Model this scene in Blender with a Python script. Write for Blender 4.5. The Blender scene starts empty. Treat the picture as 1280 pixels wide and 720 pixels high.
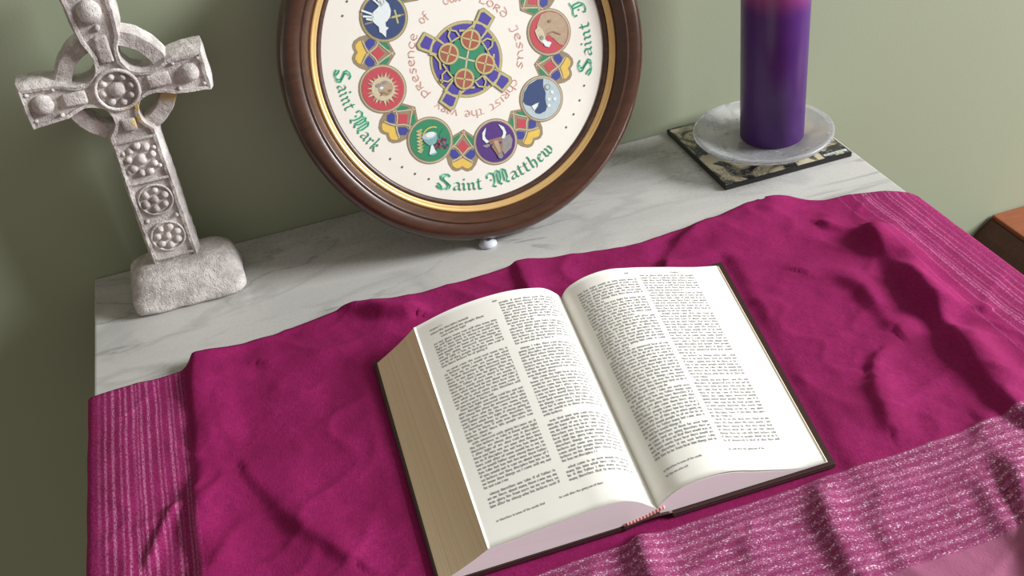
import bpy, bmesh, math, random
import numpy as np
from mathutils import Matrix, Vector

# ------------------------------------------------------------------ camera, world, light, exposure
SC = bpy.context.scene
COL = SC.collection
# origin: back left corner of the marble top, +x along the wall, -y towards the viewer, z = 0 on the marble
cam_d = bpy.data.cameras.new('camera')
cam_d.sensor_width = 36.0
cam_d.lens = 38.047
cam_d.clip_start = 0.02
cam = bpy.data.objects.new('camera', cam_d)
R_ = Vector((0.9456490744905377, -0.30584206852352364, -0.1104918867448743))
U_ = Vector((0.2634440784171974, 0.5213205367260446, 0.8116785789551074))
F_ = Vector((0.190643765862153, 0.7966715302487727, -0.5735585649512833))
cam.matrix_world = Matrix(((R_.x, U_.x, -F_.x, 0.1593), (R_.y, U_.y, -F_.y, -0.8501), (R_.z, U_.z, -F_.z, 0.4847), (0, 0, 0, 1)))
COL.objects.link(cam)
SC.camera = cam
SC.view_settings.view_transform = 'Standard'
SC.view_settings.look = 'None'
SC.view_settings.gamma = 1.0
SC.view_settings.use_curve_mapping = False
SC.view_settings.exposure = 0.0

W = bpy.data.worlds.new('room_light')
SC.world = W
W.use_nodes = True
W.node_tree.nodes['Background'].inputs[0].default_value = (1.0, 0.91, 0.80, 1)
W.node_tree.nodes['Background'].inputs[1].default_value = 0.34


def area(name, loc, target, sx, sy, power, col):
    l = bpy.data.lights.new(name, 'AREA')
    l.shape = 'RECTANGLE'; l.size = sx; l.size_y = sy; l.energy = power; l.color = col
    o = bpy.data.objects.new(name, l)
    o.location = loc
    o.rotation_euler = (Vector(target) - Vector(loc)).to_track_quat('-Z', 'Y').to_euler()
    COL.objects.link(o)
    return o


area('window_daylight', (3.0, -1.05, 1.22), (0.35, -0.3, 0.0), 1.1, 0.95, 168, (0.97, 0.98, 1.0))

random.seed(7)
rng = np.random.default_rng(5)

# ------------------------------------------------------------------ node helpers


class NT:
    def __init__(s, name, rough=0.6, **kw):
        m = bpy.data.materials.new(name); m.use_nodes = True
        s.m = m; s.t = m.node_tree; s.N = s.t.nodes; s.L = s.t.links
        s.b = s.N['Principled BSDF']
        s.b.inputs['Roughness'].default_value = rough
        for k, v in kw.items():
            s.b.inputs[k.replace('_', ' ')].default_value = v

    def n(s, typ, **kw):
        nd = s.N.new(typ)
        for k, v in kw.items():
            setattr(nd, k, v)
        return nd

    def set(s, sock, v):
        if isinstance(v, bpy.types.NodeSocket):
            s.L.new(v, sock)
        elif isinstance(v, (tuple, list)) and len(v) == 3 and sock.type == 'RGBA':
            sock.default_value = (*v, 1)
        else:
            sock.default_value = v

    def math(s, op, a, b=0.0, c=None, clamp=False):
        nd = s.n('ShaderNodeMath', operation=op, use_clamp=clamp)
        s.set(nd.inputs[0], a); s.set(nd.inputs[1], b)
        if c is not None: s.set(nd.inputs[2], c)
        return nd.outputs[0]

    def ss(s, v, a, b, lo=0.0, hi=1.0):
        nd = s.n('ShaderNodeMapRange', interpolation_type='SMOOTHSTEP')
        s.set(nd.inputs[0], v)
        for i, x in enumerate((a, b, lo, hi)): nd.inputs[i + 1].default_value = x
        return nd.outputs[0]

    def mix(s, f, a, b, mode='MIX'):
        nd = s.n('ShaderNodeMix', data_type='RGBA', blend_type=mode)
        s.set(nd.inputs[0], f); s.set(nd.inputs[6], a); s.set(nd.inputs[7], b)
        return nd.outputs[2]

    def coord(s, kind='Object'):
        return s.n('ShaderNodeTexCoord').outputs[kind]

    def mapping(s, v, scale=(1, 1, 1), rot=(0, 0, 0), loc=(0, 0, 0)):
        nd = s.n('ShaderNodeMapping')
        s.set(nd.inputs[0], v)
        nd.inputs['Scale'].default_value = scale; nd.inputs['Rotation'].default_value = rot; nd.inputs['Location'].default_value = loc
        return nd.outputs[0]

    def noise(s, v, scale, detail=4, rough=0.5, dist=0.0):
        nd = s.n('ShaderNodeTexNoise')
        s.set(nd.inputs['Vector'], v)
        nd.inputs['Scale'].default_value = scale; nd.inputs['Detail'].default_value = detail
        nd.inputs['Roughness'].default_value = rough; nd.inputs['Distortion'].default_value = dist
        return nd.outputs[0]

    def voro(s, v, scale, feature='F1', out='Distance'):
        nd = s.n('ShaderNodeTexVoronoi', feature=feature)
        s.set(nd.inputs['Vector'], v); nd.inputs['Scale'].default_value = scale
        return nd.outputs[out]

    def bump(s, h, strength=0.3, dist=0.001, normal=None):
        nd = s.n('ShaderNodeBump')
        nd.inputs['Strength'].default_value = strength; nd.inputs['Distance'].default_value = dist
        s.set(nd.inputs['Height'], h)
        if normal is not None: s.set(nd.inputs['Normal'], normal)
        return nd.outputs[0]

    def out(s, color=None, rough=None, normal=None):
        if color is not None: s.set(s.b.inputs['Base Color'], color)
        if rough is not None: s.set(s.b.inputs['Roughness'], rough)
        if normal is not None: s.set(s.b.inputs['Normal'], normal)
        return s.m


def plain(name, col, rough=0.6, var=0.08, scale=200, bump=0.1, **kw):
    t = NT(name, rough, **kw)
    v = t.noise(t.coord(), scale, 3)
    c = t.mix(v, tuple(x * (1 - var) for x in col), tuple(min(1, x * (1 + var)) for x in col))
    return t.out(c, normal=t.bump(v, bump, 0.0004))


# ------------------------------------------------------------------ materials
def m_wall():
    t = NT('sage_wall_paint', 0.75)
    c = t.coord()
    n1 = t.noise(c, 3, 3); n2 = t.noise(c, 350, 3)
    col = t.mix(n1, (0.322, 0.362, 0.250), (0.352, 0.388, 0.270))
    return t.out(col, normal=t.bump(n2, 0.12, 0.0006))


def m_marble():
    t = NT('grey_veined_marble', 0.28)
    c = t.coord()
    c1 = t.mapping(c, (1, 2.1, 1), (0, 0, math.radians(-24)))
    warp = t.noise(c1, 6, 4, 0.5, 0.6)
    cloud = t.ss(warp, 0.35, 0.72)
    v1 = t.math('ABSOLUTE', t.math('SUBTRACT', t.noise(c1, 5, 4, 0.5, 0.9), 0.5))
    vein = t.ss(v1, 0.0, 0.05, 1.0, 0.0)
    v2 = t.math('ABSOLUTE', t.math('SUBTRACT', t.noise(t.mapping(c, (1, 3.0, 1), (0, 0, math.radians(-30)), (3, 1, 0)), 4.0, 5, 0.55, 1.0), 0.52))
    vein2 = t.math('MULTIPLY', t.ss(v2, 0.0, 0.02, 1.0, 0.0), t.ss(t.noise(c, 8, 2), 0.42, 0.62))
    col = t.mix(cloud, (0.56, 0.55, 0.525), (0.48, 0.48, 0.465))
    col = t.mix(t.math('MULTIPLY', vein, 0.38), col, (0.33, 0.33, 0.32))
    col = t.mix(t.math('MULTIPLY', vein2, 0.65), col, (0.24, 0.24, 0.235))
    fine = t.noise(c, 260, 3)
    col = t.mix(t.math('MULTIPLY', fine, 0.10), col, (0.45, 0.44, 0.42))
    return t.out(col, rough=t.ss(fine, 0.3, 0.7, 0.22, 0.36))


def m_cloth():
    t = NT('magenta_woven_cloth', 0.85, Sheen_Weight=0.0, Sheen_Roughness=0.5)
    t.b.inputs['Specular IOR Level'].default_value = 0.15
    uv = t.n('ShaderNodeUVMap', uv_map='weave').outputs[0]
    sp = t.n('ShaderNodeSeparateXYZ'); t.L.new(uv, sp.inputs[0])
    a, b = sp.outputs[0], sp.outputs[1]
    # low frequency and thread variation of the dye
    n1 = t.noise(uv, 26, 3); n2 = t.noise(uv, 700, 2)
    slub_a = t.noise(t.mapping(uv, (1900, 160, 1)), 1, 2); slub_b = t.noise(t.mapping(uv, (160, 1900, 1)), 1, 2)
    th = t.math('MULTIPLY', t.math('ADD', slub_a, slub_b), 0.5)
    base = t.mix(t.ss(n1, 0.3, 0.7), (0.250, 0.0095, 0.090), (0.305, 0.0140, 0.120))
    base = t.mix(t.ss(th, 0.38, 0.62), base, (0.205, 0.008, 0.072))
    base = t.mix(t.ss(n2, 0.62, 0.85, 0.0, 0.55), base, (0.42, 0.06, 0.22))
    # broken lurex threads at the two ends
    dash = t.math('MULTIPLY', t.ss(t.noise(t.mapping(uv, (1400, 420, 1)), 1, 3, 0.6), 0.36, 0.62), t.ss(t.noise(t.mapping(uv, (150, 9, 1)), 1, 2), 0.30, 0.55, 0.25, 1.0))
    wob = t.math('ADD', a, t.math('MULTIPLY', t.math('SUBTRACT', t.noise(t.mapping(uv, (1, 18, 1)), 1, 2), 0.5), 0.0016))
    total = None
    for xc, w, g in ((0.0045, .0010, .5), (0.009, .0008, .9), (0.0142, .0010, 1), (0.0195, .0007, .7), (0.0234, .0008, .9), (0.0286, .0009, 1), (0.0312, .0006, .6), (0.0339, .0008, 1),
                     (0.0388, .0009, .9), (0.0445, .0007, .8), (0.0475, .0006, .5), (0.0531, .0009, .9), (0.0560, .0006, .7), (0.0607, .0007, .6), (0.0632, .0006, .4),
                     (0.6035, .0008, .25), (0.6150, .0007, .5), (0.6222, .0008, .9), (0.6246, .0007, 1), (0.6272, .0006, .7), (0.6310, .0007, .5), (0.6380, .0008, .8), (0.6412, .0007, .8), (0.6470, .0008, .7), (0.6530, .0007, .45), (.658, .0007, .3)):
        d = t.math('ABSOLUTE', t.math('SUBTRACT', wob, xc))
        k = t.ss(d, w * 0.3, w * 1.7, g * (.95 if xc < .3 else .7), 0.0)
        total = k if total is None else t.math('MAXIMUM', total, k)
    f = t.math('MULTIPLY', total, dash)
    col = t.mix(t.math('MULTIPLY', f, 0.80), base, (0.72, 0.27, 0.48))
    endband = t.math('ADD', t.ss(a, 0.066, 0.068, 1, 0), t.ss(a, 0.612, 0.616, 0, 1), clamp=True)
    col = t.mix(t.math('MULTIPLY', endband, t.ss(n2, 0.35, 0.8, 0.0, 0.20)), col, (0.56, 0.16, 0.38))
    # glittering cross band near the front edge
    bw = t.math('ADD', b, t.math('MULTIPLY', t.math('SUBTRACT', t.noise(t.mapping(uv, (14, 1, 1)), 1, 2), 0.5), 0.003))
    band = t.math('MULTIPLY', t.ss(bw, -0.4535, -0.4515, 1, 0), t.ss(bw, -0.5300, -0.5290, 0, 1))
    rows = t.n('ShaderNodeTexWave', wave_type='BANDS', bands_direction='Y'); t.L.new(uv, rows.inputs[0])
    rows.inputs['Scale'].default_value = 46; rows.inputs['Distortion'].default_value = 1.2; rows.inputs['Detail'].default_value = 3
    rows.inputs['Detail Scale'].default_value = 2.0
    rows2 = t.n('ShaderNodeTexWave', wave_type='BANDS', bands_direction='Y'); t.L.new(uv, rows2.inputs[0])
    rows2.inputs['Scale'].default_value = 13; rows2.inputs['Distortion'].default_value = 1.5; rows2.inputs['Detail'].default_value = 2
    sk = t.noise(t.mapping(uv, (1500, 1900, 1)), 1, 3, 0.7)
    spark = t.voro(t.mapping(uv, (1250, 1600, 1)), 1, out='Color')
    ssp = t.n('ShaderNodeSeparateColor'); t.L.new(spark, ssp.inputs[0])
    r1 = t.ss(rows.outputs[1], 0.2, 0.9, 0.35, 1.0); r2 = t.ss(rows2.outputs[1], 0.1, 0.9, 0.7, 1.0)
    silver = t.math('MULTIPLY', t.math('MULTIPLY', t.ss(sk, 0.36, 0.60), r1), r2)
    pink = t.mix(t.math('MULTIPLY', silver, 0.72), (0.23, 0.020, 0.10), (0.56, 0.20, 0.37))
    pink = t.mix(t.math('MULTIPLY', t.ss(ssp.outputs[0], 0.84, 0.94, 0, 0.65), r1), pink, (0.95, 0.78, 0.90))
    pink = t.mix(t.ss(ssp.outputs[1], 0.80, 0.90, 0, 0.6), pink, (0.16, 0.015, 0.06))
    col = t.mix(band, col, pink)
    hem = t.ss(bw, -0.5300, -0.5290, 1, 0)
    col = t.mix(hem, col, t.mix(th, (0.30, 0.085, 0.165), (0.38, 0.125, 0.225)))
    h = t.math('ADD', t.math('MULTIPLY', th, 0.8), t.math('MULTIPLY', t.math('MULTIPLY', band, sk), 1.4))
    h = t.math('ADD', h, t.math('MULTIPLY', n2, 0.5))
    nb = t.bump(h, 0.5, 0.0006)
    nb = t.bump(t.noise(uv, 75, 4, 0.55), 0.36, 0.0018, nb)
    return t.out(col, normal=nb)


def m_wood(name, dark, light, rough=0.3, coat=0.35):
    t = NT(name, rough, Coat_Weight=coat, Coat_Roughness=0.18)
    c = t.coord()
    n = t.noise(t.mapping(c, (9, 40, 40)), 4, 6, 0.6, 1.0)
    col = t.mix(t.ss(n, 0.3, 0.7), dark, light)
    return t.out(col, normal=t.bump(n, 0.08, 0.0005))


def m_stone():
    t = NT('weathered_plaster_stone', 0.85)
    c = t.coord()
    n1 = t.noise(c, 45, 5, 0.65); n2 = t.noise(c, 260, 4, 0.6); n3 = t.noise(c, 900, 2)
    pits = t.voro(c, 420)
    geo = t.n('ShaderNodeNewGeometry')
    point = t.ss(geo.outputs['Pointiness'], 0.44, 0.56)
    col = t.mix(t.ss(n1, 0.38, 0.62), (0.44, 0.40, 0.385), (0.70, 0.66, 0.63))
    col = t.mix(t.ss(n2, 0.52, 0.75, 0, 0.55), col, (0.82, 0.80, 0.77))
    col = t.mix(t.ss(n2, 0.28, 0.42, 0.5, 0), col, (0.30, 0.25, 0.23))
    col = t.mix(t.math('MULTIPLY', t.ss(pits, 0.0, 0.28, 1, 0), t.ss(n1, .45, .6, 0, .6)), col, (0.20, 0.17, 0.16))
    # worn gold paint left on the lower right of the ring and neck
    sp = t.n('ShaderNodeVectorMath', operation='DISTANCE'); t.L.new(c, sp.inputs[0]); sp.inputs[1].default_value = (0.1125, -0.045, 0.168)
    sp2 = t.n('ShaderNodeVectorMath', operation='DISTANCE'); t.L.new(c, sp2.inputs[0]); sp2.inputs[1].default_value = (0.084, -0.062, 0.160)
    g = t.math('MAXIMUM', t.ss(sp.outputs[1], 0.008, 0.016, 1, 0), t.ss(sp2.outputs[1], 0.006, 0.013, 1, 0))
    g = t.math('MULTIPLY', g, t.ss(t.noise(c, 130, 3), 0.44, 0.52))
    col = t.mix(t.math('MULTIPLY', g, 0.9), col, (0.58, 0.42, 0.13))
    h = t.math('ADD', n2, t.math('MULTIPLY', n3, 0.5))
    h = t.math('SUBTRACT', h, t.math('MULTIPLY', t.ss(pits, 0.0, 0.3, 1, 0), 0.5))
    return t.out(col, normal=t.bump(h, 0.75, 0.0012))


def m_page():
    t = NT('thin_white_page', 0.7)
    c = t.coord()
    n = t.noise(c, 60, 3)
    col = t.mix(n, (0.86, 0.84, 0.79), (0.90, 0.885, 0.85))
    return t.out(col)


def m_fore():
    t = NT('tan_page_edges', 0.8)
    uv = t.n('ShaderNodeUVMap', uv_map='edge').outputs[0]
    n = t.noise(t.mapping(uv, (520, 1.5, 1)), 1, 4, 0.7)
    n2 = t.noise(t.mapping(uv, (55, 0.2, 1)), 1, 2)
    col = t.mix(t.ss(n, 0.3, 0.7), (0.76, 0.57, 0.37), (0.83, 0.66, 0.46))
    col = t.mix(t.ss(n2, 0.45, 0.55, 0, 0.3), col, (0.88, 0.74, 0.54))
    return t.out(col, normal=t.bump(n, 0.4, 0.0005))


def m_pageend():
    t = NT('pale_page_ends', 0.8)
    uv = t.n('ShaderNodeUVMap', uv_map='edge').outputs[0]
    n = t.noise(t.mapping(uv, (300, 3, 1)), 1, 4, 0.7)
    return t.out(t.mix(n, (0.84, 0.77, 0.79), (0.90, 0.85, 0.87)), normal=t.bump(n, 0.25, 0.0004))


def m_head():
    t = NT('striped_headband', 0.7)
    c = t.coord()
    w = t.n('ShaderNodeTexWave', wave_type='BANDS', bands_direction='X'); t.L.new(c, w.inputs[0]); w.inputs['Scale'].default_value = 150
    return t.out(t.mix(t.ss(w.outputs[1], 0.4, 0.6), (0.42, 0.05, 0.06), (0.74, 0.52, 0.48)))


def m_candle():
    t = NT('purple_wax', 0.36)
    c = t.coord()
    sp = t.n('ShaderNodeSeparateXYZ'); t.L.new(c, sp.inputs[0])
    n = t.noise(c, 30, 3)
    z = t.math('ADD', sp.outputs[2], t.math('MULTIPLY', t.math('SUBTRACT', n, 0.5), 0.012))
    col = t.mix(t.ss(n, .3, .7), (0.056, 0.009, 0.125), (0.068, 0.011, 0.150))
    col = t.mix(t.ss(z, 0.118, 0.150), col, (0.36, 0.05, 0.20))     # pink glow of light in the upper end, painted into the wax colour
    t.b.inputs['Specular IOR Level'].default_value = 0.55
    t.b.inputs['Subsurface Weight'].default_value = 0.06
    t.b.inputs['Subsurface Radius'].default_value = (0.5, 0.1, 0.7)
    t.b.inputs['Subsurface Scale'].default_value = 0.01
    return t.out(col, normal=t.bump(t.noise(c, 400, 2), 0.05, 0.0003))


def m_coaster():
    t = NT('coaster_picture', 0.3)
    c = t.coord()
    big = t.noise(t.mapping(c, (1, 1, 1), (0, 0, .6)), 26, 5, 0.55, 1.6)
    fine = t.noise(t.mapping(c, (1, 1, 1), (0, 0, .3)), 190, 4, 0.7, 2.5)
    col = t.mix(t.ss(big, 0.44, 0.52), (0.012, 0.011, 0.010), (0.56, 0.50, 0.33))
    col = t.mix(t.math('MULTIPLY', t.ss(fine, 0.50, 0.56), t.ss(t.noise(c, 20, 2), 0.45, 0.55)), col, (0.05, 0.045, 0.04))
    col = t.mix(t.ss(fine, 0.58, 0.62, 0, .7), col, (0.45, 0.42, 0.36))
    return t.out(col)


M = dict(
    wall=m_wall(), marble=m_marble(), cloth=m_cloth(), stone=m_stone(), page=m_page(), fore=m_fore(), pend=m_pageend(), head=m_head(),
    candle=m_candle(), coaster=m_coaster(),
    wood=m_wood('dark_mahogany', (0.046, 0.0150, 0.0065), (0.072, 0.024, 0.010), 0.30, 0.5),
    lip=m_wood('brown_inner_lip', (0.045, 0.020, 0.014), (0.085, 0.040, 0.028), 0.4, 0.1),
    oak=m_wood('washstand_wood', (0.10, 0.05, 0.02), (0.20, 0.10, 0.04)),
    chest=m_wood('red_brown_chest_wood', (0.060, 0.014, 0.007), (0.085, 0.020, 0.009), 0.5, 0.1),
    lid=m_wood('orange_brown_lid', (0.22, 0.062, 0.022), (0.27, 0.078, 0.028), 0.5, 0.1),
    gold=plain('gilt', (0.80, 0.53, 0.22), 0.36, 0.12, 120, 0.15, Metallic=0.6),
    leather=plain('maroon_leather', (0.040, 0.012, 0.012), 0.45, 0.25, 500, 0.4),
    floor=m_wood('floor_boards', (0.10, 0.07, 0.04), (0.16, 0.11, 0.07)),
    black=plain('black_coaster_edge', (0.012, 0.012, 0.012), 0.35),
    paper=plain('cream_paper', (0.82, 0.79, 0.715), 0.75, 0.03, 60, 0.05),
    ink=plain('grey_print', (0.19, 0.185, 0.20), 0.8),
    wick=plain('charred_wick', (0.03, 0.025, 0.02), 0.9),
    tan=plain('tan_gold_ink', (0.30, 0.235, 0.145), 0.6, 0.2, 300),
    olive=plain('olive_gold_ink', (0.50, 0.46, 0.20), 0.6, 0.15, 300),
    red=plain('crimson_ink', (0.52, 0.07, 0.09), 0.6, 0.1, 300),
    brick=plain('brick_red_ink', (0.36, 0.10, 0.07), 0.6, 0.2, 300),
    green=plain('green_ink', (0.03, 0.24, 0.12), 0.6, 0.12, 300),
    blue=plain('blue_ink', (0.045, 0.060, 0.30), 0.6, 0.12, 300),
    violet=plain('violet_blue_ink', (0.075, 0.055, 0.34), 0.6, 0.12, 300),
    yellow=plain('yellow_ink', (0.75, 0.52, 0.10), 0.6, 0.12, 300),
    navy=plain('navy_ink', (0.035, 0.065, 0.17), 0.6, 0.1, 300),
    white=plain('pale_ink', (0.72, 0.80, 0.80), 0.6, 0.08, 300),
    pale=plain('pale_blue_ink', (0.45, 0.55, 0.58), 0.6, 0.15, 300),
    teal=plain('teal_ink', (0.20, 0.42, 0.42), 0.6, 0.2, 300),
    purple=plain('purple_ink', (0.085, 0.030, 0.20), 0.6, 0.1, 300),
    beige=plain('beige_ink', (0.44, 0.33, 0.22), 0.6, 0.22, 350),
    sand=plain('sand_ink', (0.60, 0.52, 0.36), 0.6, 0.2, 350),
    brown=plain('brown_ink', (0.30, 0.17, 0.11), 0.6, 0.25, 350),
    grey=plain('grey_ink', (0.28, 0.27, 0.26), 0.6, 0.25, 350),
    pink=plain('faded_red_lettering', (0.78, 0.40, 0.33), 0.7, 0.12, 250),
    letter=plain('green_lettering', (0.06, 0.36, 0.21), 0.7, 0.25, 350),
    mint=plain('mint_lettering', (0.42, 0.74, 0.55), 0.7, 0.1, 350),
    dot=plain('dark_dot_ink', (0.10, 0.10, 0.12), 0.7),
)


def m_glass():
    t = NT('frosted_glass', 0.32, Transmission_Weight=0.80, IOR=1.42)
    c = t.coord()
    n = t.noise(c, 40, 3)
    t.b.inputs['Base Color'].default_value = (0.93, 0.94, 0.97, 1)
    return t.out(rough=t.ss(n, 0.3, 0.7, 0.20, 0.34), normal=t.bump(n, 0.25, 0.002))


M['glass'] = m_glass()
tt = NT('clear_plastic', 0.15, Transmission_Weight=0.30, IOR=1.4); tt.b.inputs['Base Color'].default_value = (0.80, 0.84, 0.92, 1)
M['plastic'] = tt.m

# ------------------------------------------------------------------ object helpers


def link(name, me, mats, parent=None, smooth=False):
    if not isinstance(mats, (list, tuple)): mats = [mats]
    for m in mats: me.materials.append(m)
    if smooth:
        for p in me.polygons: p.use_smooth = True
    o = bpy.data.objects.new(name, me)
    COL.objects.link(o)
    if parent is not None: o.parent = parent
    return o


def pyd(name, v, f, mats, parent=None, smooth=False, idx=None):
    me = bpy.data.meshes.new(name)
    me.from_pydata([tuple(x) for x in v], [], [tuple(x) for x in f])
    o = link(name, me, mats, parent, smooth)
    if idx is not None:
        me.polygons.foreach_set('material_index', np.array(idx, dtype=np.int32))
    me.update()
    return o


def frombm(name, bm, mats, parent=None, smooth=False):
    bmesh.ops.recalc_face_normals(bm, faces=bm.faces)
    me = bpy.data.meshes.new(name); bm.to_mesh(me); bm.free()
    return link(name, me, mats, parent, smooth)


def empty(name, loc=(0, 0, 0)):
    o = bpy.data.objects.new(name, None); o.location = loc
    o.empty_display_size = 0.02
    COL.objects.link(o)
    return o


def tag(o, label, cat, group=None):
    o['label'] = label; o['category'] = cat
    if group: o['group'] = group
    return o


def bx(bm, x0, x1, y0, y1, z0, z1, bev=0.0, seg=2):
    r = bmesh.ops.create_cube(bm, size=1)
    for v in r['verts']:
        v.co = Vector((x0 + (v.co.x + .5) * (x1 - x0), y0 + (v.co.y + .5) * (y1 - y0), z0 + (v.co.z + .5) * (z1 - z0)))
    if bev > 0:
        es = list({e for v in r['verts'] for e in v.link_edges})
        bmesh.ops.bevel(bm, geom=es, offset=bev, segments=seg, affect='EDGES', profile=0.6)
    return bm


def box(name, mat, parent, *a, **k):
    return frombm(name, bx(bmesh.new(), *a, **k), mat, parent)


def lathe(name, prof, mat, parent=None, seg=96, smooth=True, center=(0, 0, 0), closed=False):
    v, f = [], []
    n = len(prof)
    for i in range(seg):
        a = 2 * math.pi * i / seg
        for r, z in prof:
            v.append((center[0] + r * math.cos(a), center[1] + r * math.sin(a), center[2] + z))
    for i in range(seg):
        j = (i + 1) % seg
        for k in range(n if closed else n - 1):
            l = (k + 1) % n
            f.append((i * n + k, j * n + k, j * n + l, i * n + l))
    me = bpy.data.meshes.new(name); me.from_pydata(v, [], f)
    bm = bmesh.new(); bm.from_mesh(me); bpy.data.meshes.remove(me)
    bmesh.ops.remove_doubles(bm, verts=bm.verts, dist=1e-6)
    o = frombm(name, bm, mat, parent, smooth)
    return o


def structure(o):
    o['kind'] = 'structure'
    return o


# ------------------------------------------------------------------ setting
FZ = -0.75
structure(pyd('wall_back', [(-3, 0, FZ), (4, 0, FZ), (4, 0, 1.85), (-3, 0, 1.85), (-3, .1, FZ), (4, .1, FZ), (4, .1, 1.85), (-3, .1, 1.85)],
              [(0, 1, 2, 3), (5, 4, 7, 6), (3, 2, 6, 7), (1, 0, 4, 5), (0, 3, 7, 4), (2, 1, 5, 6)], M['wall']))
structure(pyd('floor', [(-3, -4, FZ), (4, -4, FZ), (4, .1, FZ), (-3, .1, FZ), (-3, -4, FZ - .05), (4, -4, FZ - .05), (4, .1, FZ - .05), (-3, .1, FZ - .05)],
              [(0, 1, 2, 3), (5, 4, 7, 6), (0, 4, 5, 1), (1, 5, 6, 2), (2, 6, 7, 3), (3, 7, 4, 0)], M['floor']))

# ------------------------------------------------------------------ marble topped stand
TW, TD = 0.66, 0.575
stand = tag(empty('side_table', (0, 0, FZ)), 'small side table with a grey veined white marble top against the green wall', 'table')
off = Vector((0, 0, -FZ))


def under(o, root):      # keep world placement below a root that stands on the floor
    o.location = -root.location
    return o


under(box('marble_top', M['marble'], stand, 0, TW, -TD, -0.0005, -0.02, 0, bev=0.0022, seg=3), stand)
ap = bmesh.new()
for a in ((.02, TW - .02, -.045, -.025), (.02, TW - .02, -TD + .02, -TD + .04), (.02, .04, -TD + .04, -.045), (TW - .04, TW - .02, -TD + .04, -.045)):
    bx(ap, *a, -.13, -.02)
under(frombm('apron', ap, M['oak'], stand), stand)
for lx in (.018, TW - .058):
    for ly in (-.062, -TD + .018):
        under(box('leg', M['oak'], stand, lx, lx + .04, ly, ly + .04, FZ, -.02, bev=.003), stand)

# ------------------------------------------------------------------ brown chest to the right
chest = tag(empty('wooden_chest', (1.15, -0.12, FZ)), 'reddish brown box-shaped chest with orange-brown lid on the floor right of the table', 'chest')
cz = -0.2067
b0 = bmesh.new()
prof = [(0.902, FZ), (0.902, cz - .026), (0.909, cz - .017), (0.924, cz - .006), (1.55, cz - .006), (1.55, FZ)]
fr = [b0.verts.new((x, -.30, z)) for x, z in prof]; bk = [b0.verts.new((x, -.002, z)) for x, z in prof]
b0.faces.new(fr); b0.faces.new(bk[::-1])
for i in range(len(prof)):
    j = (i + 1) % len(prof); b0.faces.new((fr[i], bk[i], bk[j], fr[j]))
under(frombm('chest_body', b0, M['chest'], chest), chest)
under(box('lid', M['lid'], chest, 0.9245, 1.55, -.305, -.002, cz - .006, cz, bev=.0015), chest)

# ------------------------------------------------------------------ cloth
BACK = np.array([[-.2, -0.1680], [0.0005, -0.1694], [0.0195, -0.1705], [0.0426, -0.1726], [0.0649, -0.1721], [0.0725, -0.1635], [0.0906, -0.1618], [0.1275, -0.1583], [0.1719, -0.1523], [0.1912, -0.1505], [0.2095, -0.155], [0.2287, -0.1552], [0.2746, -0.1544], [0.3075, -0.1552], [0.3283, -0.1533], [0.3416, -0.1539], [0.3793, -0.1631], [0.431, -0.1718], [0.4681, -0.1674], [0.5062, -0.1628], [0.5428, -0.1626], [0.5664, -0.1667], [0.5799, -0.1754], [0.5917, -0.1804], [0.6124, -0.183], [0.6367, -0.1918], [0.6584, -0.2008], [0.6626, -0.2088], [.9, -0.225]])
# crest polylines: the steep flank faces left; (points, height, left width, right width)
FOLDS = [
    ([(0.078, -0.155), (0.0725, -0.19), (0.0705, -0.2556), (0.0650, -0.33), (0.0635, -0.42), (0.062, -0.5)], .0052, .0042, .022),
    ([(0.0325, -0.352), (0.0500, -0.3109)], .0022, .0020, .006),
    ([(0.0680, -0.3120), (0.0840, -0.2995)], .0022, .0022, .006),
    ([(0.0740, -0.3680), (0.0850, -0.3476)], .0026, .0026, .008),
    ([(0.086, -0.22), (0.090, -0.26)], .0022, .0035, .012),
    ([(0.10, -0.30), (0.12, -0.35), (0.15, -0.40)], .0030, .005, .018),
    ([(0.1930, -0.1475), (0.2200, -0.1700), (0.236, -0.178)], .0075, .0058, .013),
    ([(0.3330, -0.150), (0.3290, -0.1900)], .0050, .0038, .013),
    ([(0.13, -0.19), (0.20, -0.215)], .002, .008, .02),
    ([(0.4400, -0.2050), (0.462, -0.184), (0.4850, -0.1745), (0.5400, -0.1640)], .0060, .0055, .030),
    ([(0.5930, -0.2428), (0.5880, -0.2948), (0.5790, -0.3551), (0.5660, -0.4095), (0.5610, -0.4537)], .0095, .0065, .018),
    ([(0.5300, -0.2660), (0.5440, -0.2800), (0.5520, -0.3004), (0.5460, -0.3450)], .0050, .0060, .014),
    ([(0.5760, -0.2150), (0.5900, -0.2300), (0.60, -0.243)], .0055, .0055, .012),
    ([(0.5210, -0.3684), (0.5110, -0.3760)], .0035, .0035, .009),
    ([(0.5780, -0.3400), (0.6100, -0.3580)], .0035, .0025, .006),
    ([(0.500, -0.395), (0.488, -0.43)], .003, .005, .014),
    ([(0.4230, -0.4520), (0.4120, -0.4850), (0.405, -0.52)], .0042, .0060, .012),
    ([(0.5350, -0.4556), (0.5265, -0.4925), (0.5093, -0.5314), (.49, -.56)], .0058, .0065, .014),
    ([(0.5060, -0.4950), (0.4960, -0.5255)], .0032, .0065, .010),
    ([(0.3090, -0.4470), (0.3020, -0.4781), (0.300, -0.52)], .0056, .0045, .012),
    ([(0.4450, -0.4850), (0.4380, -0.5063)], .0020, .0055, .012),
    ([(0.365, -0.480), (0.355, -0.51)], .0018, .0065, .012),
    ([(0.58, -0.46), (0.575, -0.50), (0.56, -0.55)], .0036, .0055, .012),
]


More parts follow.
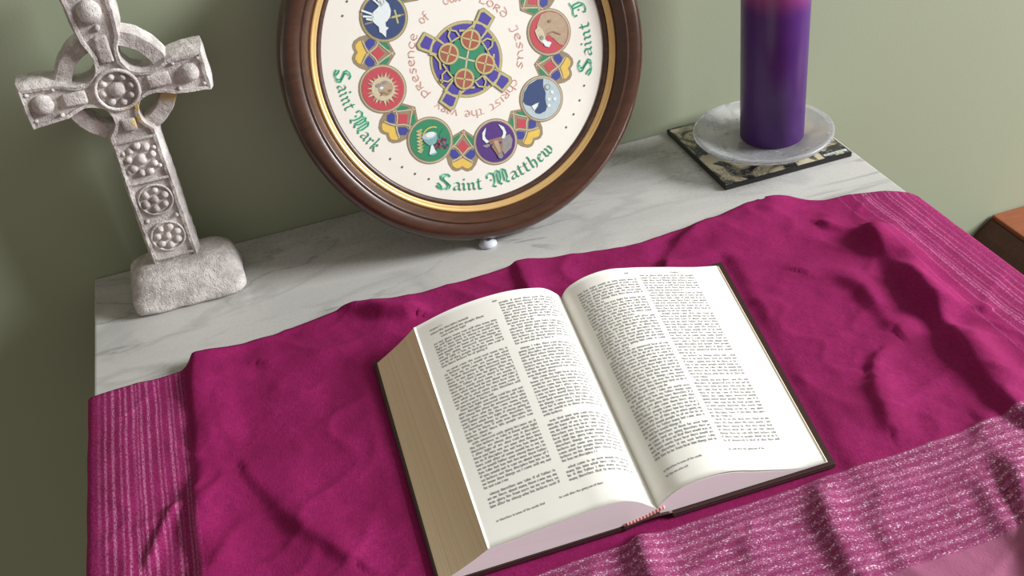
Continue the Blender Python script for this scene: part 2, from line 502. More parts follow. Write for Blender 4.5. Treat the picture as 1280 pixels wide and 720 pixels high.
def fold_height(X, Y):
    H = np.zeros_like(X)
    for pts, amp, wl, wr in FOLDS:
        best = np.full(X.shape, 1e9); sg = np.zeros_like(X); along = np.zeros_like(X)
        P = np.array(pts)
        for i in range(len(P) - 1):
            a, b = P[i], P[i + 1]; d = b - a; L2 = d @ d
            t = np.clip(((X - a[0]) * d[0] + (Y - a[1]) * d[1]) / L2, 0, 1)
            qx, qy = X - (a[0] + t * d[0]), Y - (a[1] + t * d[1])
            dd = np.hypot(qx, qy)
            # side: positive = right (+x) of the crest
            nx, ny = -d[1], d[0]
            if nx < 0: nx, ny = -nx, -ny
            s = qx * nx + qy * ny
            m = dd < best
            best = np.where(m, dd, best); sg = np.where(m, s, sg)
        w = np.where(sg > 0, wr, wl)
        amp = amp * np.clip(1.0 + 1.5 * smooth_noise(X, Y, .028, 11), .35, 1.5)
        H = np.maximum(H, amp * np.exp(-(best / w) ** 2)) + 0.35 * np.minimum(H, amp * np.exp(-(best / w) ** 2))
    return H


def smooth_noise(X, Y, cell, seed):
    r = np.random.default_rng(seed)
    G = r.random((64, 64))
    u = X / cell + 20; v = Y / cell + 30
    i = np.floor(u).astype(int); j = np.floor(v).astype(int)
    fu = u - i; fv = v - j
    fu = fu * fu * (3 - 2 * fu); fv = fv * fv * (3 - 2 * fv)
    g = lambda a, b: G[a % 64, b % 64]
    return (g(i, j) * (1 - fu) * (1 - fv) + g(i + 1, j) * fu * (1 - fv) + g(i, j + 1) * (1 - fu) * fv + g(i + 1, j + 1) * fu * fv) - .5


# book footprint (cover corners)
CB = dict(TL=(0.1993, -0.2236), BL=(0.1916, -0.4405), BR=(0.4398, -0.4470), TR=(0.4775, -0.2222))


def book_mask(X, Y):     # 1 away from the book, 0 under it
    x0 = np.interp(-Y, [.2236, .4405], [.1993, .1916]); x1 = np.interp(-Y, [.2222, .4470], [.4775, .4398])
    dx = np.maximum(np.maximum(x0 - X, X - x1), 0); dy = np.maximum(np.maximum(Y + .2225, -.4445 - Y), 0)
    d = np.hypot(dx, dy)
    k = np.clip((d - .001) / .012, 0, 1)
    return k * k * (3 - 2 * k)


def cloth():
    na, nb = 400, 230
    A = np.linspace(-.11, TW + .11, na)
    back = np.interp(A, BACK[:, 0], BACK[:, 1])
    s = np.linspace(0, 1, nb)
    A2 = np.repeat(A[:, None], nb, 1)
    B2 = back[:, None] + (-.68 - back[:, None]) * s[None, :]
    H = 0.0009 + fold_height(A2, B2)
    H += 0.0028 * np.clip(smooth_noise(A2, B2, .045, 1) + .15, 0, 1) + .0012 * (smooth_noise(A2, B2, .018, 2) + .5) + .0005 * (smooth_noise(A2 + .3 * B2, B2, .008, 3) + .5)
    # rolled back hem
    H += 0.0012 * np.exp(-((B2 - back[:, None]) / .005) ** 2)
    edge = np.clip(np.minimum(A2, TW - A2) / .02, 0, 1)
    R1 = (1 - np.abs(2 * smooth_noise(A2 * .8 + B2 * .5, B2 * .9 - A2 * .4, .055, 7))) ** 7
    R2 = (1 - np.abs(2 * smooth_noise(A2 * .6 - B2 * .7, B2 * .8 + A2 * .5, .035, 9))) ** 7
    H += .0013 * R1 + .0009 * R2
    H = 0.0002 + (H - .0002) * book_mask(A2, B2) * (0.25 + .75 * edge)
    # drop over left, right and front edges
    r = .004
    dl = np.maximum(-A2, 0); dr = np.maximum(A2 - TW, 0); df = np.maximum(-TD - B2, 0)
    X = np.clip(A2, -.0, TW); Y = np.maximum(B2, -TD)
    def turn(d):
        ang = np.clip(d / r, 0, np.pi / 2)
        return r * np.sin(ang) * (d > 0), -(r * (1 - np.cos(ang)) + np.maximum(d - r * np.pi / 2, 0))
    ol, zl = turn(dl); orr, zr = turn(dr); of, zf = turn(df)
    wav = .004 * np.sin(B2 * 60) * np.clip((dl + dr) / .05, 0, 1)
    X = X - ol + orr + np.where(dl > 0, -np.abs(wav), np.abs(wav))
    Y = Y - of - .006 * (np.sin(A2 * 50) + 1) * np.clip(df / .05, 0, 1)
    Z = np.minimum(np.minimum(zl, zr), zf) + H
    V = np.stack([X, Y, Z], -1).reshape(-1, 3)
    I = np.arange(na * nb).reshape(na, nb)
    Fc = np.stack([I[:-1, 1:], I[1:, 1:], I[1:, :-1], I[:-1, :-1]], -1).reshape(-1, 4)
    o = pyd('altar_cloth', V, Fc, M['cloth'], None, True)
    me = o.data
    uvl = me.uv_layers.new(name='weave')
    li = np.zeros(len(me.loops), dtype=np.int32); me.loops.foreach_get('vertex_index', li)
    UV = np.stack([A2, B2], -1).reshape(-1, 2)[li]
    uvl.data.foreach_set('uv', UV.ravel().astype(np.float32))
    md = o.modifiers.new('thick', 'SOLIDIFY'); md.thickness = .0006; md.offset = 1
    return o


tag(cloth(), 'crumpled magenta cloth with glittering pink threads spread over the marble table', 'cloth')

# ------------------------------------------------------------------ open bible
book = tag(empty('open_book', (.32, -.33, .002)), 'thick dark maroon book lying open at two text pages on the magenta cloth', 'book')
BL0 = -book.location


def crv(pts, n):
    P = np.array(pts, float)
    d = np.r_[0, np.cumsum(np.hypot(*np.diff(P[:, :2], axis=0).T))]; d /= d[-1]
    t = np.linspace(0, 1, n)
    # monotone-ish cubic (Catmull-Rom tangents)
    m = np.gradient(P, d, axis=0)
    out = []
    for x in t:
        i = min(np.searchsorted(d, x, side='right') - 1, len(d) - 2)
        h = d[i + 1] - d[i]; u = (x - d[i]) / h
        out.append((2 * u**3 - 3 * u**2 + 1) * P[i] + (u**3 - 2 * u**2 + u) * h * m[i] + (-2 * u**3 + 3 * u**2) * P[i + 1] + (u**3 - u**2) * h * m[i + 1])
    return np.array(out)


NS = 60
GZ = .0006
LT = crv([(0.2327, 0.0258), (0.2594, 0.0326), (0.2838, 0.0353), (0.308, 0.0346), (0.32, 0.0325), (0.3319, 0.0286), (0.3391, 0.0226), (0.3437, 0.0167), (.3441, .0155)], NS)
RT = crv([(0.3441, 0.0155), (0.348, 0.0219), (0.3574, 0.027), (0.3702, 0.0297), (0.3832, 0.0295), (0.3961, 0.0266), (0.4267, 0.0178), (0.4536, 0.0094), (0.4710, 0.0052)], NS)
LB = crv([(0.2237, 0.0189), (0.2476, 0.0209), (0.2668, 0.0227), (0.2838, 0.0241), (0.2945, 0.0249), (0.3051, 0.0239), (0.3152, 0.0188), (0.3219, 0.0127), (0.3256, 0.0094)], NS)
RB = crv([(0.3256, 0.0094), (0.3310, 0.0155), (0.3380, 0.0200), (0.3502, 0.0227), (0.3681, 0.0225), (0.3936, 0.0141), (0.4200, 0.0060), (0.4352, 0.0050)], NS)
NT_ = 48


def ytop(x): return -.2276 - .004 * (x - .23)
def ybot(x): return -.4385 - .023 * (x - .22)


def surf(side, s, t, lift=0.0):
    """page surface: s from left to right 0..1, t from head to foot 0..1"""
    s = np.asarray(s, float); t = np.asarray(t, float)
    A, B = (LT, LB) if side == 'L' else (RT, RB)
    k = np.linspace(0, 1, NS)
    ax, az = np.interp(s, k, A[:, 0]), np.interp(s, k, A[:, 1])
    bx_, bz = np.interp(s, k, B[:, 0]), np.interp(s, k, B[:, 1])
    e = t
    x = ax + (bx_ - ax) * e; z = az + (bz - az) * e
    y = ytop(ax) + (ybot(bx_) - ytop(ax)) * t
    return np.stack([x, y, z + lift], -1)


def page(side):
    S, T = np.meshgrid(np.linspace(0, 1, NS), np.linspace(0, 1, NT_), indexing='ij')
    top = surf(side, S, T, .0002).reshape(-1, 3)
    bot = surf(side, S, T, .00002).reshape(-1, 3)
    I = np.arange(NS * NT_).reshape(NS, NT_)
    q = np.stack([I[:-1, 1:], I[1:, 1:], I[1:, :-1], I[:-1, :-1]], -1).reshape(-1, 4)
    n = NS * NT_
    faces = [tuple(a) for a in q] + [tuple(a[::-1] + n) for a in q]
    ring = list(I[0, :]) + list(I[1:, -1]) + list(I[-1, -2::-1]) + list(I[-2:0:-1, 0])
    for i in range(len(ring)):
        a, b = ring[i], ring[(i + 1) % len(ring)]
        faces.append((a, b, b + n, a + n))
    o = pyd('open_page', np.r_[top, bot], faces, M['page'], book, True)
    o.location = BL0
    return o


def block(side):
    """page block under the open page, with its fore-edge and ends"""
    BZ = .0044
    T = np.linspace(0, 1, NT_)
    rows = []
    for t in T:
        k = np.linspace(0, 1, 30)
        S = surf(side, k, np.full(30, t), 0.0)
        sag = 0.0012 * np.sin(np.pi * k)[:, None] * np.array([[0, 0, 1]]) * (t ** 3)
        if side == 'R': S = S - sag
        if side == 'L':
            xb = .2018 + (.1936 - .2018) * t
            p0 = S[0]; foot = np.array([xb, p0[1], BZ])
            kk = np.linspace(0, 1, 7)[1:][:, None]
            edge = p0 + (foot - p0) * kk + np.array([[0.0016, 0, 0.0]]) * np.sin(np.pi * kk)
            g = S[-1]; gut = np.array([g[0] - .014, g[1], BZ])
            ring = np.r_[S[::-1], edge, [gut]]
        else:
            p0 = S[-1]; foot = np.array([p0[0] + .0008, p0[1], min(BZ, p0[2] - .0003)])
            g = S[0]; gut = np.array([g[0] + .002, g[1], BZ])
            kk = np.linspace(0, 1, 4)[1:][:, None]
            edge = p0 + (foot - p0) * kk
            ring = np.r_[S, edge, [gut]]
        rows.append(ring)
    Rg = np.array(rows); nt, nr = Rg.shape[:2]
    V = Rg.reshape(-1, 3); I = np.arange(nt * nr).reshape(nt, nr)
    F, idx = [], []
    for k in range(nr):
        k2 = (k + 1) % nr
        mi = 0
        if 29 <= k < nr - 2: mi = 1
        for i in range(nt - 1):
            F.append((I[i, k], I[i, k2], I[i + 1, k2], I[i + 1, k])); idx.append(mi)
    F.append(tuple(I[0][::-1])); idx.append(2); F.append(tuple(I[-1])); idx.append(2)
    o = pyd('page_block', V, F, [M['page'], M['fore'], M['pend']], book, False, idx)
    me = o.data
    uvl = me.uv_layers.new(name='edge')
    for p in me.polygons:
        for li in p.loop_indices:
            co = me.vertices[me.loops[li].vertex_index].co
            if p.material_index == 1: uvl.data[li].uv = (co.z * 5, co.y)
            else: uvl.data[li].uv = (co.z * 8 + (co.x - .33) * (0.12 if side == 'L' else -.3), co.x)
    bm = bmesh.new(); bm.from_mesh(me); bmesh.ops.recalc_face_normals(bm, faces=bm.faces); bm.to_mesh(me); bm.free()
    o.location = BL0
    return o


pgL, pgR = page('L'), page('R')
block('L'); block('R')


def slab(name, corners, z0, z1, mat, parent, bev=.0008):
    bm = bmesh.new()
    lo = [bm.verts.new((*c[:2], z0 + (c[2] if len(c) > 2 else 0))) for c in corners]
    hi = [bm.verts.new((*c[:2], z1 + (c[2] if len(c) > 2 else 0))) for c in corners]
    n = len(corners)
    bm.faces.new(lo); bm.faces.new(hi)
    for i in range(n):
        bm.faces.new((lo[i], lo[(i + 1) % n], hi[(i + 1) % n], hi[i]))
    bmesh.ops.bevel(bm, geom=list(bm.edges), offset=bev, segments=2, affect='EDGES')
    o = frombm(name, bm, mat, parent); o.location = BL0
    return o


slab('cover_board', [CB['TL'], CB['BL'], (.3030, -.4425), (.3200, -.2236)], .0014, .0042, M['leather'], book)
slab('cover_board', [(.3515, -.2232), (.3335, -.4445), CB['BR'], CB['TR']], .0014, .0040, M['leather'], book)
# spine: bowed strip between the boards
bm = bmesh.new()
for (y, xa, xb) in ((-.2240, .3195, .3520), (-.4400, .3035, .3330)):
    pass
N = 12
vs = []
for (y, xa, xb, rise) in ((-.2240, .3195, .3520, .004), (-.4425, .3028, .3345, .0035)):
    row_t, row_b = [], []
    for i in range(N + 1):
        k = i / N; x = xa + (xb - xa) * k; z = .0012 + rise * math.sin(math.pi * k) * .6 + .0015 * k
        row_t.append(bm.verts.new((x, y, z + .0016))); row_b.append(bm.verts.new((x, y, max(z, .0010))))
    vs.append((row_t, row_b))
for i in range(N):
    a, b = vs[0], vs[1]
    bm.faces.new((a[0][i], a[0][i + 1], b[0][i + 1], b[0][i])); bm.faces.new((a[1][i + 1], a[1][i], b[1][i], b[1][i + 1]))
    bm.faces.new((a[0][i], a[1][i], a[1][i + 1], a[0][i + 1])); bm.faces.new((b[0][i + 1], b[1][i + 1], b[1][i], b[0][i]))
bm.faces.new((vs[0][0][0], vs[1][0][0], vs[1][1][0], vs[0][1][0])); bm.faces.new((vs[0][0][-1], vs[0][1][-1], vs[1][1][-1], vs[1][0][-1]))
sp_ = frombm('spine', bm, M['leather'], book, True); sp_.location = BL0


def tube(name, pts, rad, mat, parent, seg=8, jitter=0.0, closed=False):
    P = [Vector(p) for p in pts]
    v, f = [], []
    n = len(P)
    up0 = Vector((0, 0, 1))
    for i in range(n):
        a = P[i - 1] if (closed or i > 0) else P[i]
        b = P[(i + 1) % n] if (closed or i < n - 1) else P[i]
        d = (b - a).normalized()
        s = d.cross(up0)
        if s.length < 1e-3: s = d.cross(Vector((0, 1, 0)))
        s.normalize(); w = s.cross(d)
        r = rad[i] if hasattr(rad, '__len__') else rad
        for k in range(seg):
            an = 2 * math.pi * k / seg
            rr = r * (1 + jitter * random.uniform(-1, 1))
            v.append(P[i] + s * math.cos(an) * rr + w * math.sin(an) * rr)
    for i in range(n if closed else n - 1):
        for k in range(seg):
            j = (i + 1) % n
            f.append((i * seg + k, i * seg + (k + 1) % seg, j * seg + (k + 1) % seg, j * seg + k))
    if not closed:
        f.append(tuple(range(seg))[::-1]); f.append(tuple((n - 1) * seg + k for k in range(seg)))
    return v, f


for (ya, p0, p1) in ((0, (.3045, -.4405, .0046), (.3300, -.4408, .0095)), (1, (.3215, -.2262, .0060), (.3480, -.2262, .0105))):
    pts = [(p0[0] + (p1[0] - p0[0]) * k / 10, p0[1] + (p1[1] - p0[1]) * k / 10, p0[2] + (p1[2] - p0[2]) * k / 10 - .0008 * math.sin(math.pi * k / 10)) for k in range(11)]
    v, f = tube('', pts, .0013, None, None)
    o = pyd('headband', v, f, M['head'], book, True); o.location = BL0
    o['label'] = 'red and white striped headband'

# ------ print on the pages
WORDS = ("and the of to he that in said they him it I you is not was for his them with but this have who will my be as are me from one come father "
         "people life light world know believe therefore because when then went there disciples answered sent came things sheep lord has love hear words glory "
         "after out into would your what about many also if do no on so were came some saw going take").split()
LET = {  # crude book face: rectangles (x0,y0,x1,y1) in units of x-height
    'a': [(.1, .0, .7, .16), (.1, .4, .6, .55), (.55, 0, .75, .95), (.15, .84, .6, 1)], 'b': [(.05, 0, .22, 1.5), (.2, .85, .65, 1), (.2, 0, .65, .15), (.58, .1, .76, .9)],
    'c': [(.05, .1, .22, .9), (.15, .85, .65, 1), (.15, 0, .65, .15)], 'd': [(.55, 0, .73, 1.5), (.1, .85, .6, 1), (.1, 0, .6, .15), (.02, .1, .2, .9)],
    'e': [(.05, .1, .22, .9), (.15, .85, .6, 1), (.15, 0, .65, .15), (.15, .45, .7, .58)], 'f': [(.15, 0, .33, 1.4), (.25, 1.35, .6, 1.5), (0, .85, .5, 1)],
    'g': [(.05, .3, .2, .9), (.1, .85, .7, 1), (.55, -.4, .72, 1), (.1, -.5, .6, -.35), (.1, .2, .6, .35)], 'h': [(.05, 0, .22, 1.5), (.2, .85, .6, 1), (.55, 0, .73, .9)],
    'i': [(.1, 0, .28, 1), (.1, 1.2, .28, 1.4)], 'j': [(.1, -.4, .28, 1), (.1, 1.2, .28, 1.4)], 'k': [(.05, 0, .22, 1.5), (.2, .45, .5, .6), (.45, 0, .63, .5), (.45, .6, .63, 1)],
    'l': [(.1, 0, .28, 1.5)], 'm': [(.02, 0, .18, 1), (.15, .85, 1.0, 1), (.48, 0, .64, .9), (.93, 0, 1.1, .9)], 'n': [(.05, 0, .22, 1), (.2, .85, .6, 1), (.55, 0, .73, .9)],
    'o': [(.03, .1, .2, .9), (.12, .85, .65, 1), (.12, 0, .65, .15), (.58, .1, .75, .9)], 'p': [(.05, -.45, .22, 1), (.2, .85, .65, 1), (.2, 0, .65, .15), (.58, .1, .76, .9)],
    'r': [(.05, 0, .22, 1), (.2, .8, .55, 1)], 's': [(.05, 0, .6, .15), (.5, .1, .66, .5), (.1, .42, .6, .57), (.03, .5, .18, .9), (.1, .85, .6, 1)],
    't': [(.15, 0, .32, 1.3), (0, .85, .5, 1), (.25, 0, .5, .13)], 'u': [(.05, .1, .22, 1), (.15, 0, .6, .15), (.55, 0, .73, 1)], 'v': [(.05, .4, .2, 1), (.2, 0, .4, .5), (.4, .4, .58, 1)],
    'w': [(.02, .2, .17, 1), (.15, 0, .4, .2), (.42, .1, .57, 1), (.55, 0, .8, .2), (.82, .2, .98, 1)], 'y': [(.05, .3, .2, 1), (.15, .15, .5, .3), (.42, -.4, .58, 1)],
    'I': [(.1, 0, .28, 1.4)],
}


def typeset(side, lines):
    """lines: list of (s0, s1, t, size_t, text, justify) with s across the page and t down it"""
    rects = []
    for (s0, s1, t, xh, text, just) in lines:
        adv = [.0 if c == ' ' else (1.25 if c in 'mw' else .5 if c in 'iljI' else .68 if c in 'ftr' else .92) for c in text]
        unit = xh * PAGE_H / PAGE_W[side]      # x-height expressed in s
        w = sum(adv) * unit
        gaps = text.count(' ')
        sp = ((s1 - s0) - w) / max(gaps, 1) if just else .5 * unit
        sp = min(sp, 2.6 * unit)
        x = s0
        for c, a in zip(text, adv):
            if c == ' ': x += sp; continue
            for (x0, y0, x1, y1) in LET.get(c, LET['n']):
                rects.append((x + (x0 - .03) * unit, t - (y0 - .03) * xh, x + (x1 + .03) * unit, t - (y1 + .03) * xh))
            x += a * unit
    Rr = np.array(rects)
    S = np.stack([Rr[:, 0], Rr[:, 2], Rr[:, 2], Rr[:, 0]], 1); T = np.stack([Rr[:, 1], Rr[:, 1], Rr[:, 3], Rr[:, 3]], 1)
    V = surf(side, S.ravel(), T.ravel(), .00032)
    n = len(Rr)
    o = pyd('printed_text', V, np.arange(4 * n).reshape(n, 4), M['ink'], pgL if side == 'L' else pgR)
    o['kind'] = 'stuff'
    return o


PAGE_H = .211
PAGE_W = {'L': .118, 'R': .134}


def fill(width_units):
    s, w, tries = '', 0, 0
    while True:
        wd = random.choice(WORDS)
        lw = sum(1.25 if c in 'mw' else .5 if c in 'iljI' else .68 if c in 'ftr' else .92 for c in wd) + .55
        if w + lw > width_units:
            if tries > 14: return s.strip()
            tries += 1
            continue
        s += wd + ' '; w += lw


def column(side, s0, s1, t0, t1, pitch, xh, seed):
    random.seed(seed)
    L = []
    t = t0; units = (s1 - s0) * PAGE_W[side] / (xh * PAGE_H)
    left = random.randint(5, 9)
    while t < t1:
        ind = 0
        if left == 0:
            k = random.uniform(.3, .8)
            L.append((s0, s1, t, xh, fill(units * k), False)); left = -1
            t += pitch * (1.0 if random.random() < .75 else 1.9)
            continue
        if left == -1:
            left = random.randint(6, 14); ind = .05
        L.append((s0 + ind * (s1 - s0), s1, t, xh, fill(units * (1 - ind)), True))
        left -= 1; t += pitch
    return L


XH, PT = .0066, .01480
lines = column('L', .085, .485, .135, .885, PT, XH, 11) + column('L', .535, .925, .055, .885, PT, XH, 12)
lines += [(.50, .60, .040, .007, 'nor', False), (.085, .3, .060, .0058, 'chapter l r', False), (.085, .40, .080, .0068, 'when the disciples beheld', False), (.14, .46, .098, .0072, 'he anointed his people them', False), (.14, .38, .113, .0062, 'come into the light', False)]
lines += [(.09, .42, .925, .0052, 'or therefore in some of the words that', False), (.45, .9, .925, .0052, 'he said after the going out of their', False)]
typeset('L', lines)
lines = column('R', .105, .455, .075, .885, PT, XH, 21) + column('R', .485, .820, .055, .885, PT, XH, 22)
lines += [(.40, .46, .036, .007, 'nor', False), (.68, .81, .036, .006, 'chapter l', False), (.12, .44, .925, .0052, 'or therefore in some of the words', False), (.49, .80, .918, .0052, 'he said after the going out of the', False), (.12, .30, .945, .0052, 'for the one who will', False)]
typeset('R', lines)

# ------------------------------------------------------------------ celtic cross
random.seed(3)
YF = -.060
cross = tag(empty('celtic_cross', (.079, -.053, 0)), 'pale weathered stone Celtic cross with a ring and carved bosses standing on the marble', 'cross')
CL = -cross.location
CX, CZ = .0757, .1818


def rnd(o, amp=.0005, f=120):
    from mathutils import noise
    for v in o.data.vertices:
        d = noise.noise_vector(v.co * f)
        v.co += Vector(d) * amp
    return o


# pedestal
bm = bmesh.new()
bmesh.ops.create_cube(bm, size=1)
bmesh.ops.subdivide_edges(bm, edges=list(bm.edges), cuts=9, use_grid_fill=True)
for v in bm.verts:
    c = v.co * 2
    p = 11.0 if c.z < 0 else 5.0
    m = max(abs(c.x), abs(c.y), abs(c.z)); ln = (abs(c.x)**p + abs(c.y)**p + abs(c.z)**p) ** (1 / p)
    c = c * (m / ln)
    zz = (c.z + 1) / 2
    tp = 1 - .12 * zz ** 1.6
    v.co = Vector((.0792 + c.x * .0455 * tp, -.0535 + c.y * .0310 * (1 - .26 * zz), zz * .0325))
base = frombm('pedestal', bm, M['stone'], cross, True); rnd(base, .0014, 60)
lowest = min(v.co.z for v in base.data.vertices)
for v in base.data.vertices: v.co.z = max(v.co.z - lowest - .0006, 0.0)
base.location = CL

half = [(.0800, .0160), (.0640, .0146), (.0480, .0138), (.0385, .0128), (.0320, .0100), (.0260, .0085), (.0200, .0088), (.0155, .0105), (.0125, .0125)]
armh = [(.0645, .0150)] + half[2:]


def outline(grow=0.0):
    pts = []
    g = grow
    # top arm, clockwise from its left end
    pts += [(-w - g, l + (g if i == 0 else 0)) for i, (l, w) in enumerate(half)]          # top arm left side going down
    pts = [(x, z) for x, z in pts]
    L = []
    # build quadrant lists: go around counter-clockwise starting at the top arm's right side going up
    up_r = [(w + g, l) for l, w in half[::-1]]; up_r[-1] = (half[0][1] + g, half[0][0] + g)
    up_l = [(-x, z) for x, z in up_r[::-1]]
    lf_t = [(-l, w + g) for l, w in armh[::-1][1:]]; lf_t[-1] = (-armh[0][0] - g, armh[0][1] + g)
    lf_b = [(x, -z) for x, z in lf_t[::-1]]
    sh = [(.0125, .0125), (.0155, .0105), (.0200, .0090), (.0260, .0092), (.0310, .0120), (.0350, .0158), (.0700, .0163), (.1200, .0166), (.1545, .0166)]
    dn_l = [(-w - g, -l) for l, w in sh]
    dn_r = [(-x, z) for x, z in dn_l[::-1]]
    rt_b = [(-x, z) for x, z in lf_b[::-1]]; rt_t = [(x, -z) for x, z in rt_b[::-1]]
    L = up_r + up_l + lf_t + lf_b + dn_l + dn_r[:] + rt_b + rt_t
    out = []
    for q in L:
        if not out or math.hypot(q[0] - out[-1][0], q[1] - out[-1][1]) > .0012: out.append(q)
    if math.hypot(out[0][0] - out[-1][0], out[0][1] - out[-1][1]) < .0012: out.pop()
    return out


def dens(P, step=.0035):
    o = []
    for i in range(len(P)):
        a, b = P[i], P[(i + 1) % len(P)]
        n = max(1, int(math.hypot(b[0] - a[0], b[1] - a[1]) / step))
        for k in range(n): o.append((a[0] + (b[0] - a[0]) * k / n, a[1] + (b[1] - a[1]) * k / n))
    return o


O1 = outline(0)


def inset_poly(P, d):
    n = len(P); out = []
    for i in range(n):
        a = Vector(P[i - 1]); b = Vector(P[i]); c = Vector(P[(i + 1) % n])
        e1 = (b - a).normalized(); e2 = (c - b).normalized()
        nr = Vector((-e1.y, e1.x)) + Vector((-e2.y, e2.x))
        nr.normalize()
        out.append((b.x + nr.x * d, b.y + nr.y * d))
    return out


area2 = sum(O1[i - 1][0] * O1[i][1] - O1[i][0] * O1[i - 1][1] for i in range(len(O1)))
if area2 < 0: O1 = O1[::-1]
O1 = dens(O1)
def grow_back(P, d):
    Q = inset_poly(P, -d); out = []
    for (x, z), (qx, qz) in zip(P, Q):
        w = min(1.0, max(0.12, (max(abs(x), abs(z)) - .030) / .015)) if z > -.036 else 1.0
        out.append((x + (qx - x) * w, z + (qz - z) * w))
    return out


OB = grow_back(O1, .0030)
OI = inset_poly(O1, .0024)
n = len(O1)
bm = bmesh.new()
D = .026
lay = []
for P, y in ((OI, YF + .0022), (OI, YF + .0004), (O1, YF), (inset_poly(O1, -.0006), YF + .0014), (OB, YF + .010), (OB, YF + D)):
    lay.append([bm.verts.new((CX + x, y, CZ + z)) for x, z in P])
for A_, B_ in zip(lay[:-1], lay[1:]):
    for i in range(n):
        j = (i + 1) % n
        bm.faces.new((A_[i], A_[j], B_[j], B_[i]))
from mathutils.geometry import tessellate_polygon
for cap in (lay[0], lay[-1]):
    for tri in tessellate_polygon([[Vector((v.co.x, v.co.z, 0)) for v in cap]]):
        try: bm.faces.new([cap[i] for i in tri])
        except ValueError: pass
body = frombm('cross_body', bm, M['stone'], cross, False); rnd(body, .0007, 210); body.location = CL

# ring behind the arms
o = lathe('ring', [(.0312, .0), (.0308, .0150), (.0314, .0166), (.0414, .0166), (.0424, .0155), (.0432, .0)], M['stone'], cross, 72, False, closed=True)
for v in o.data.vertices:
    x, y, z = v.co; v.co = Vector((CX + x, YF + .0235 - z, CZ + y))
rnd(o, .0007, 200); o.location = CL


def boss(name, x, z, r, h, y=YF + .0022, sub=3, flat=1.0):
    bm = bmesh.new()
    bmesh.ops.create_icosphere(bm, subdivisions=sub, radius=1)
    for v in bm.verts:
        v.co = Vector((CX + x + v.co.x * r, y - v.co.y * h * -1 if False else y + v.co.y * h, CZ + z + v.co.z * r * flat))
    o = frombm(name, bm, M['stone'], cross, True); rnd(o, .0004, 300); o.location = CL
    return o


def hoop(name, x, z, R, r, y=YF + .0012):
    pts = [(CX + x + R * math.cos(a), y, CZ + z + R * math.sin(a)) for a in np.linspace(0, 2 * math.pi, 36, endpoint=False)]
    v, f = [], []
    seg = 6
    for i, p in enumerate(pts):
        an = 2 * math.pi * i / 36
        for k in range(seg):
            b = 2 * math.pi * k / seg; rr = r * random.uniform(.9, 1.1)
            v.append((p[0] + math.cos(an) * math.cos(b) * rr, p[1] + math.sin(b) * rr, p[2] + math.sin(an) * math.cos(b) * rr))
    for i in range(36):
        for k in range(seg):
            f.append((i * seg + k, i * seg + (k + 1) % seg, ((i + 1) % 36) * seg + (k + 1) % seg, ((i + 1) % 36) * seg + k))
    o = pyd(name, v, f, M['stone'], cross, True); o.location = CL
    return o


hoop('boss_ring', 0, 0, .0152, .0015, YF - .0002)
boss('boss', 0, 0, .0060, .0050)
for k in range(8):
    a = math.radians(8 + 45 * k); boss('petal', .0104 * math.cos(a), .0104 * math.sin(a), .0030, .0036, sub=2)
boss('boss', -.0525, .0005, .0078, .0058); boss('boss', .0525, .0005, .0074, .0058); boss('boss', -.001, .0590, .0088, .0064)
boss('petal', .0005, .0465, .0026, .003, sub=2)
# small raised tablets on the arms
for (x, z, w, h) in ((-.030, 0, .0085, .0050), (.030, 0, .0085, .0050), (0, .031, .0050, .0100), (0, -.0285, .0052, .0050)):
    bm = bx(bmesh.new(), CX + x - w, CX + x + w, YF - .0006, YF + .004, CZ + z - h, CZ + z + h, bev=.0018, seg=2)
    t_ = frombm('carved_tablet', bm, M['stone'], cross, True); rnd(t_, .0005, 250); t_.location = CL
for sx in (-1, 1):
    for sz in (-1, 1):
        for bxp in (.0425, .0610): boss('petal', sx * bxp, sz * .0100, .0019, .0026, sub=2)
# carved rosettes down the shaft
for (z0, R, big, nn, pr) in ((-.058, .0118, .0046, 9, .0092), (-.0935, .0118, .0034, 6, .0080), (-.1270, .0118, .0034, 7, .0082)):
    if nn != 9: hoop('rosette_ring', 0, z0, R + .0010, .0010)
    boss('rosette_centre', 0, z0, big, .0038, sub=2)
    for k in range(nn):
        a = 2 * math.pi * (k + .3) / nn
        boss('petal', pr * math.cos(a), z0 + pr * math.sin(a) * (1.25 if nn == 9 else 1), .0031 + random.uniform(-.0005, .0004), .0038, sub=2)
for z0 in (-.0765, -.1455, -.041):
    bm = bx(bmesh.new(), CX - .0150, CX + .0150, YF + .0000, YF + .004, CZ + z0 - .0010, CZ + z0 + .0010, bev=.0006)
    t_ = frombm('carved_bar', bm, M['stone'], cross); rnd(t_, .0005, 250); t_.location = CL
for z0 in (-.0505, -.0660, -.1105):
    for sx in (-1, 1): boss('petal', sx * .0115, z0, .0020, .003, sub=2)

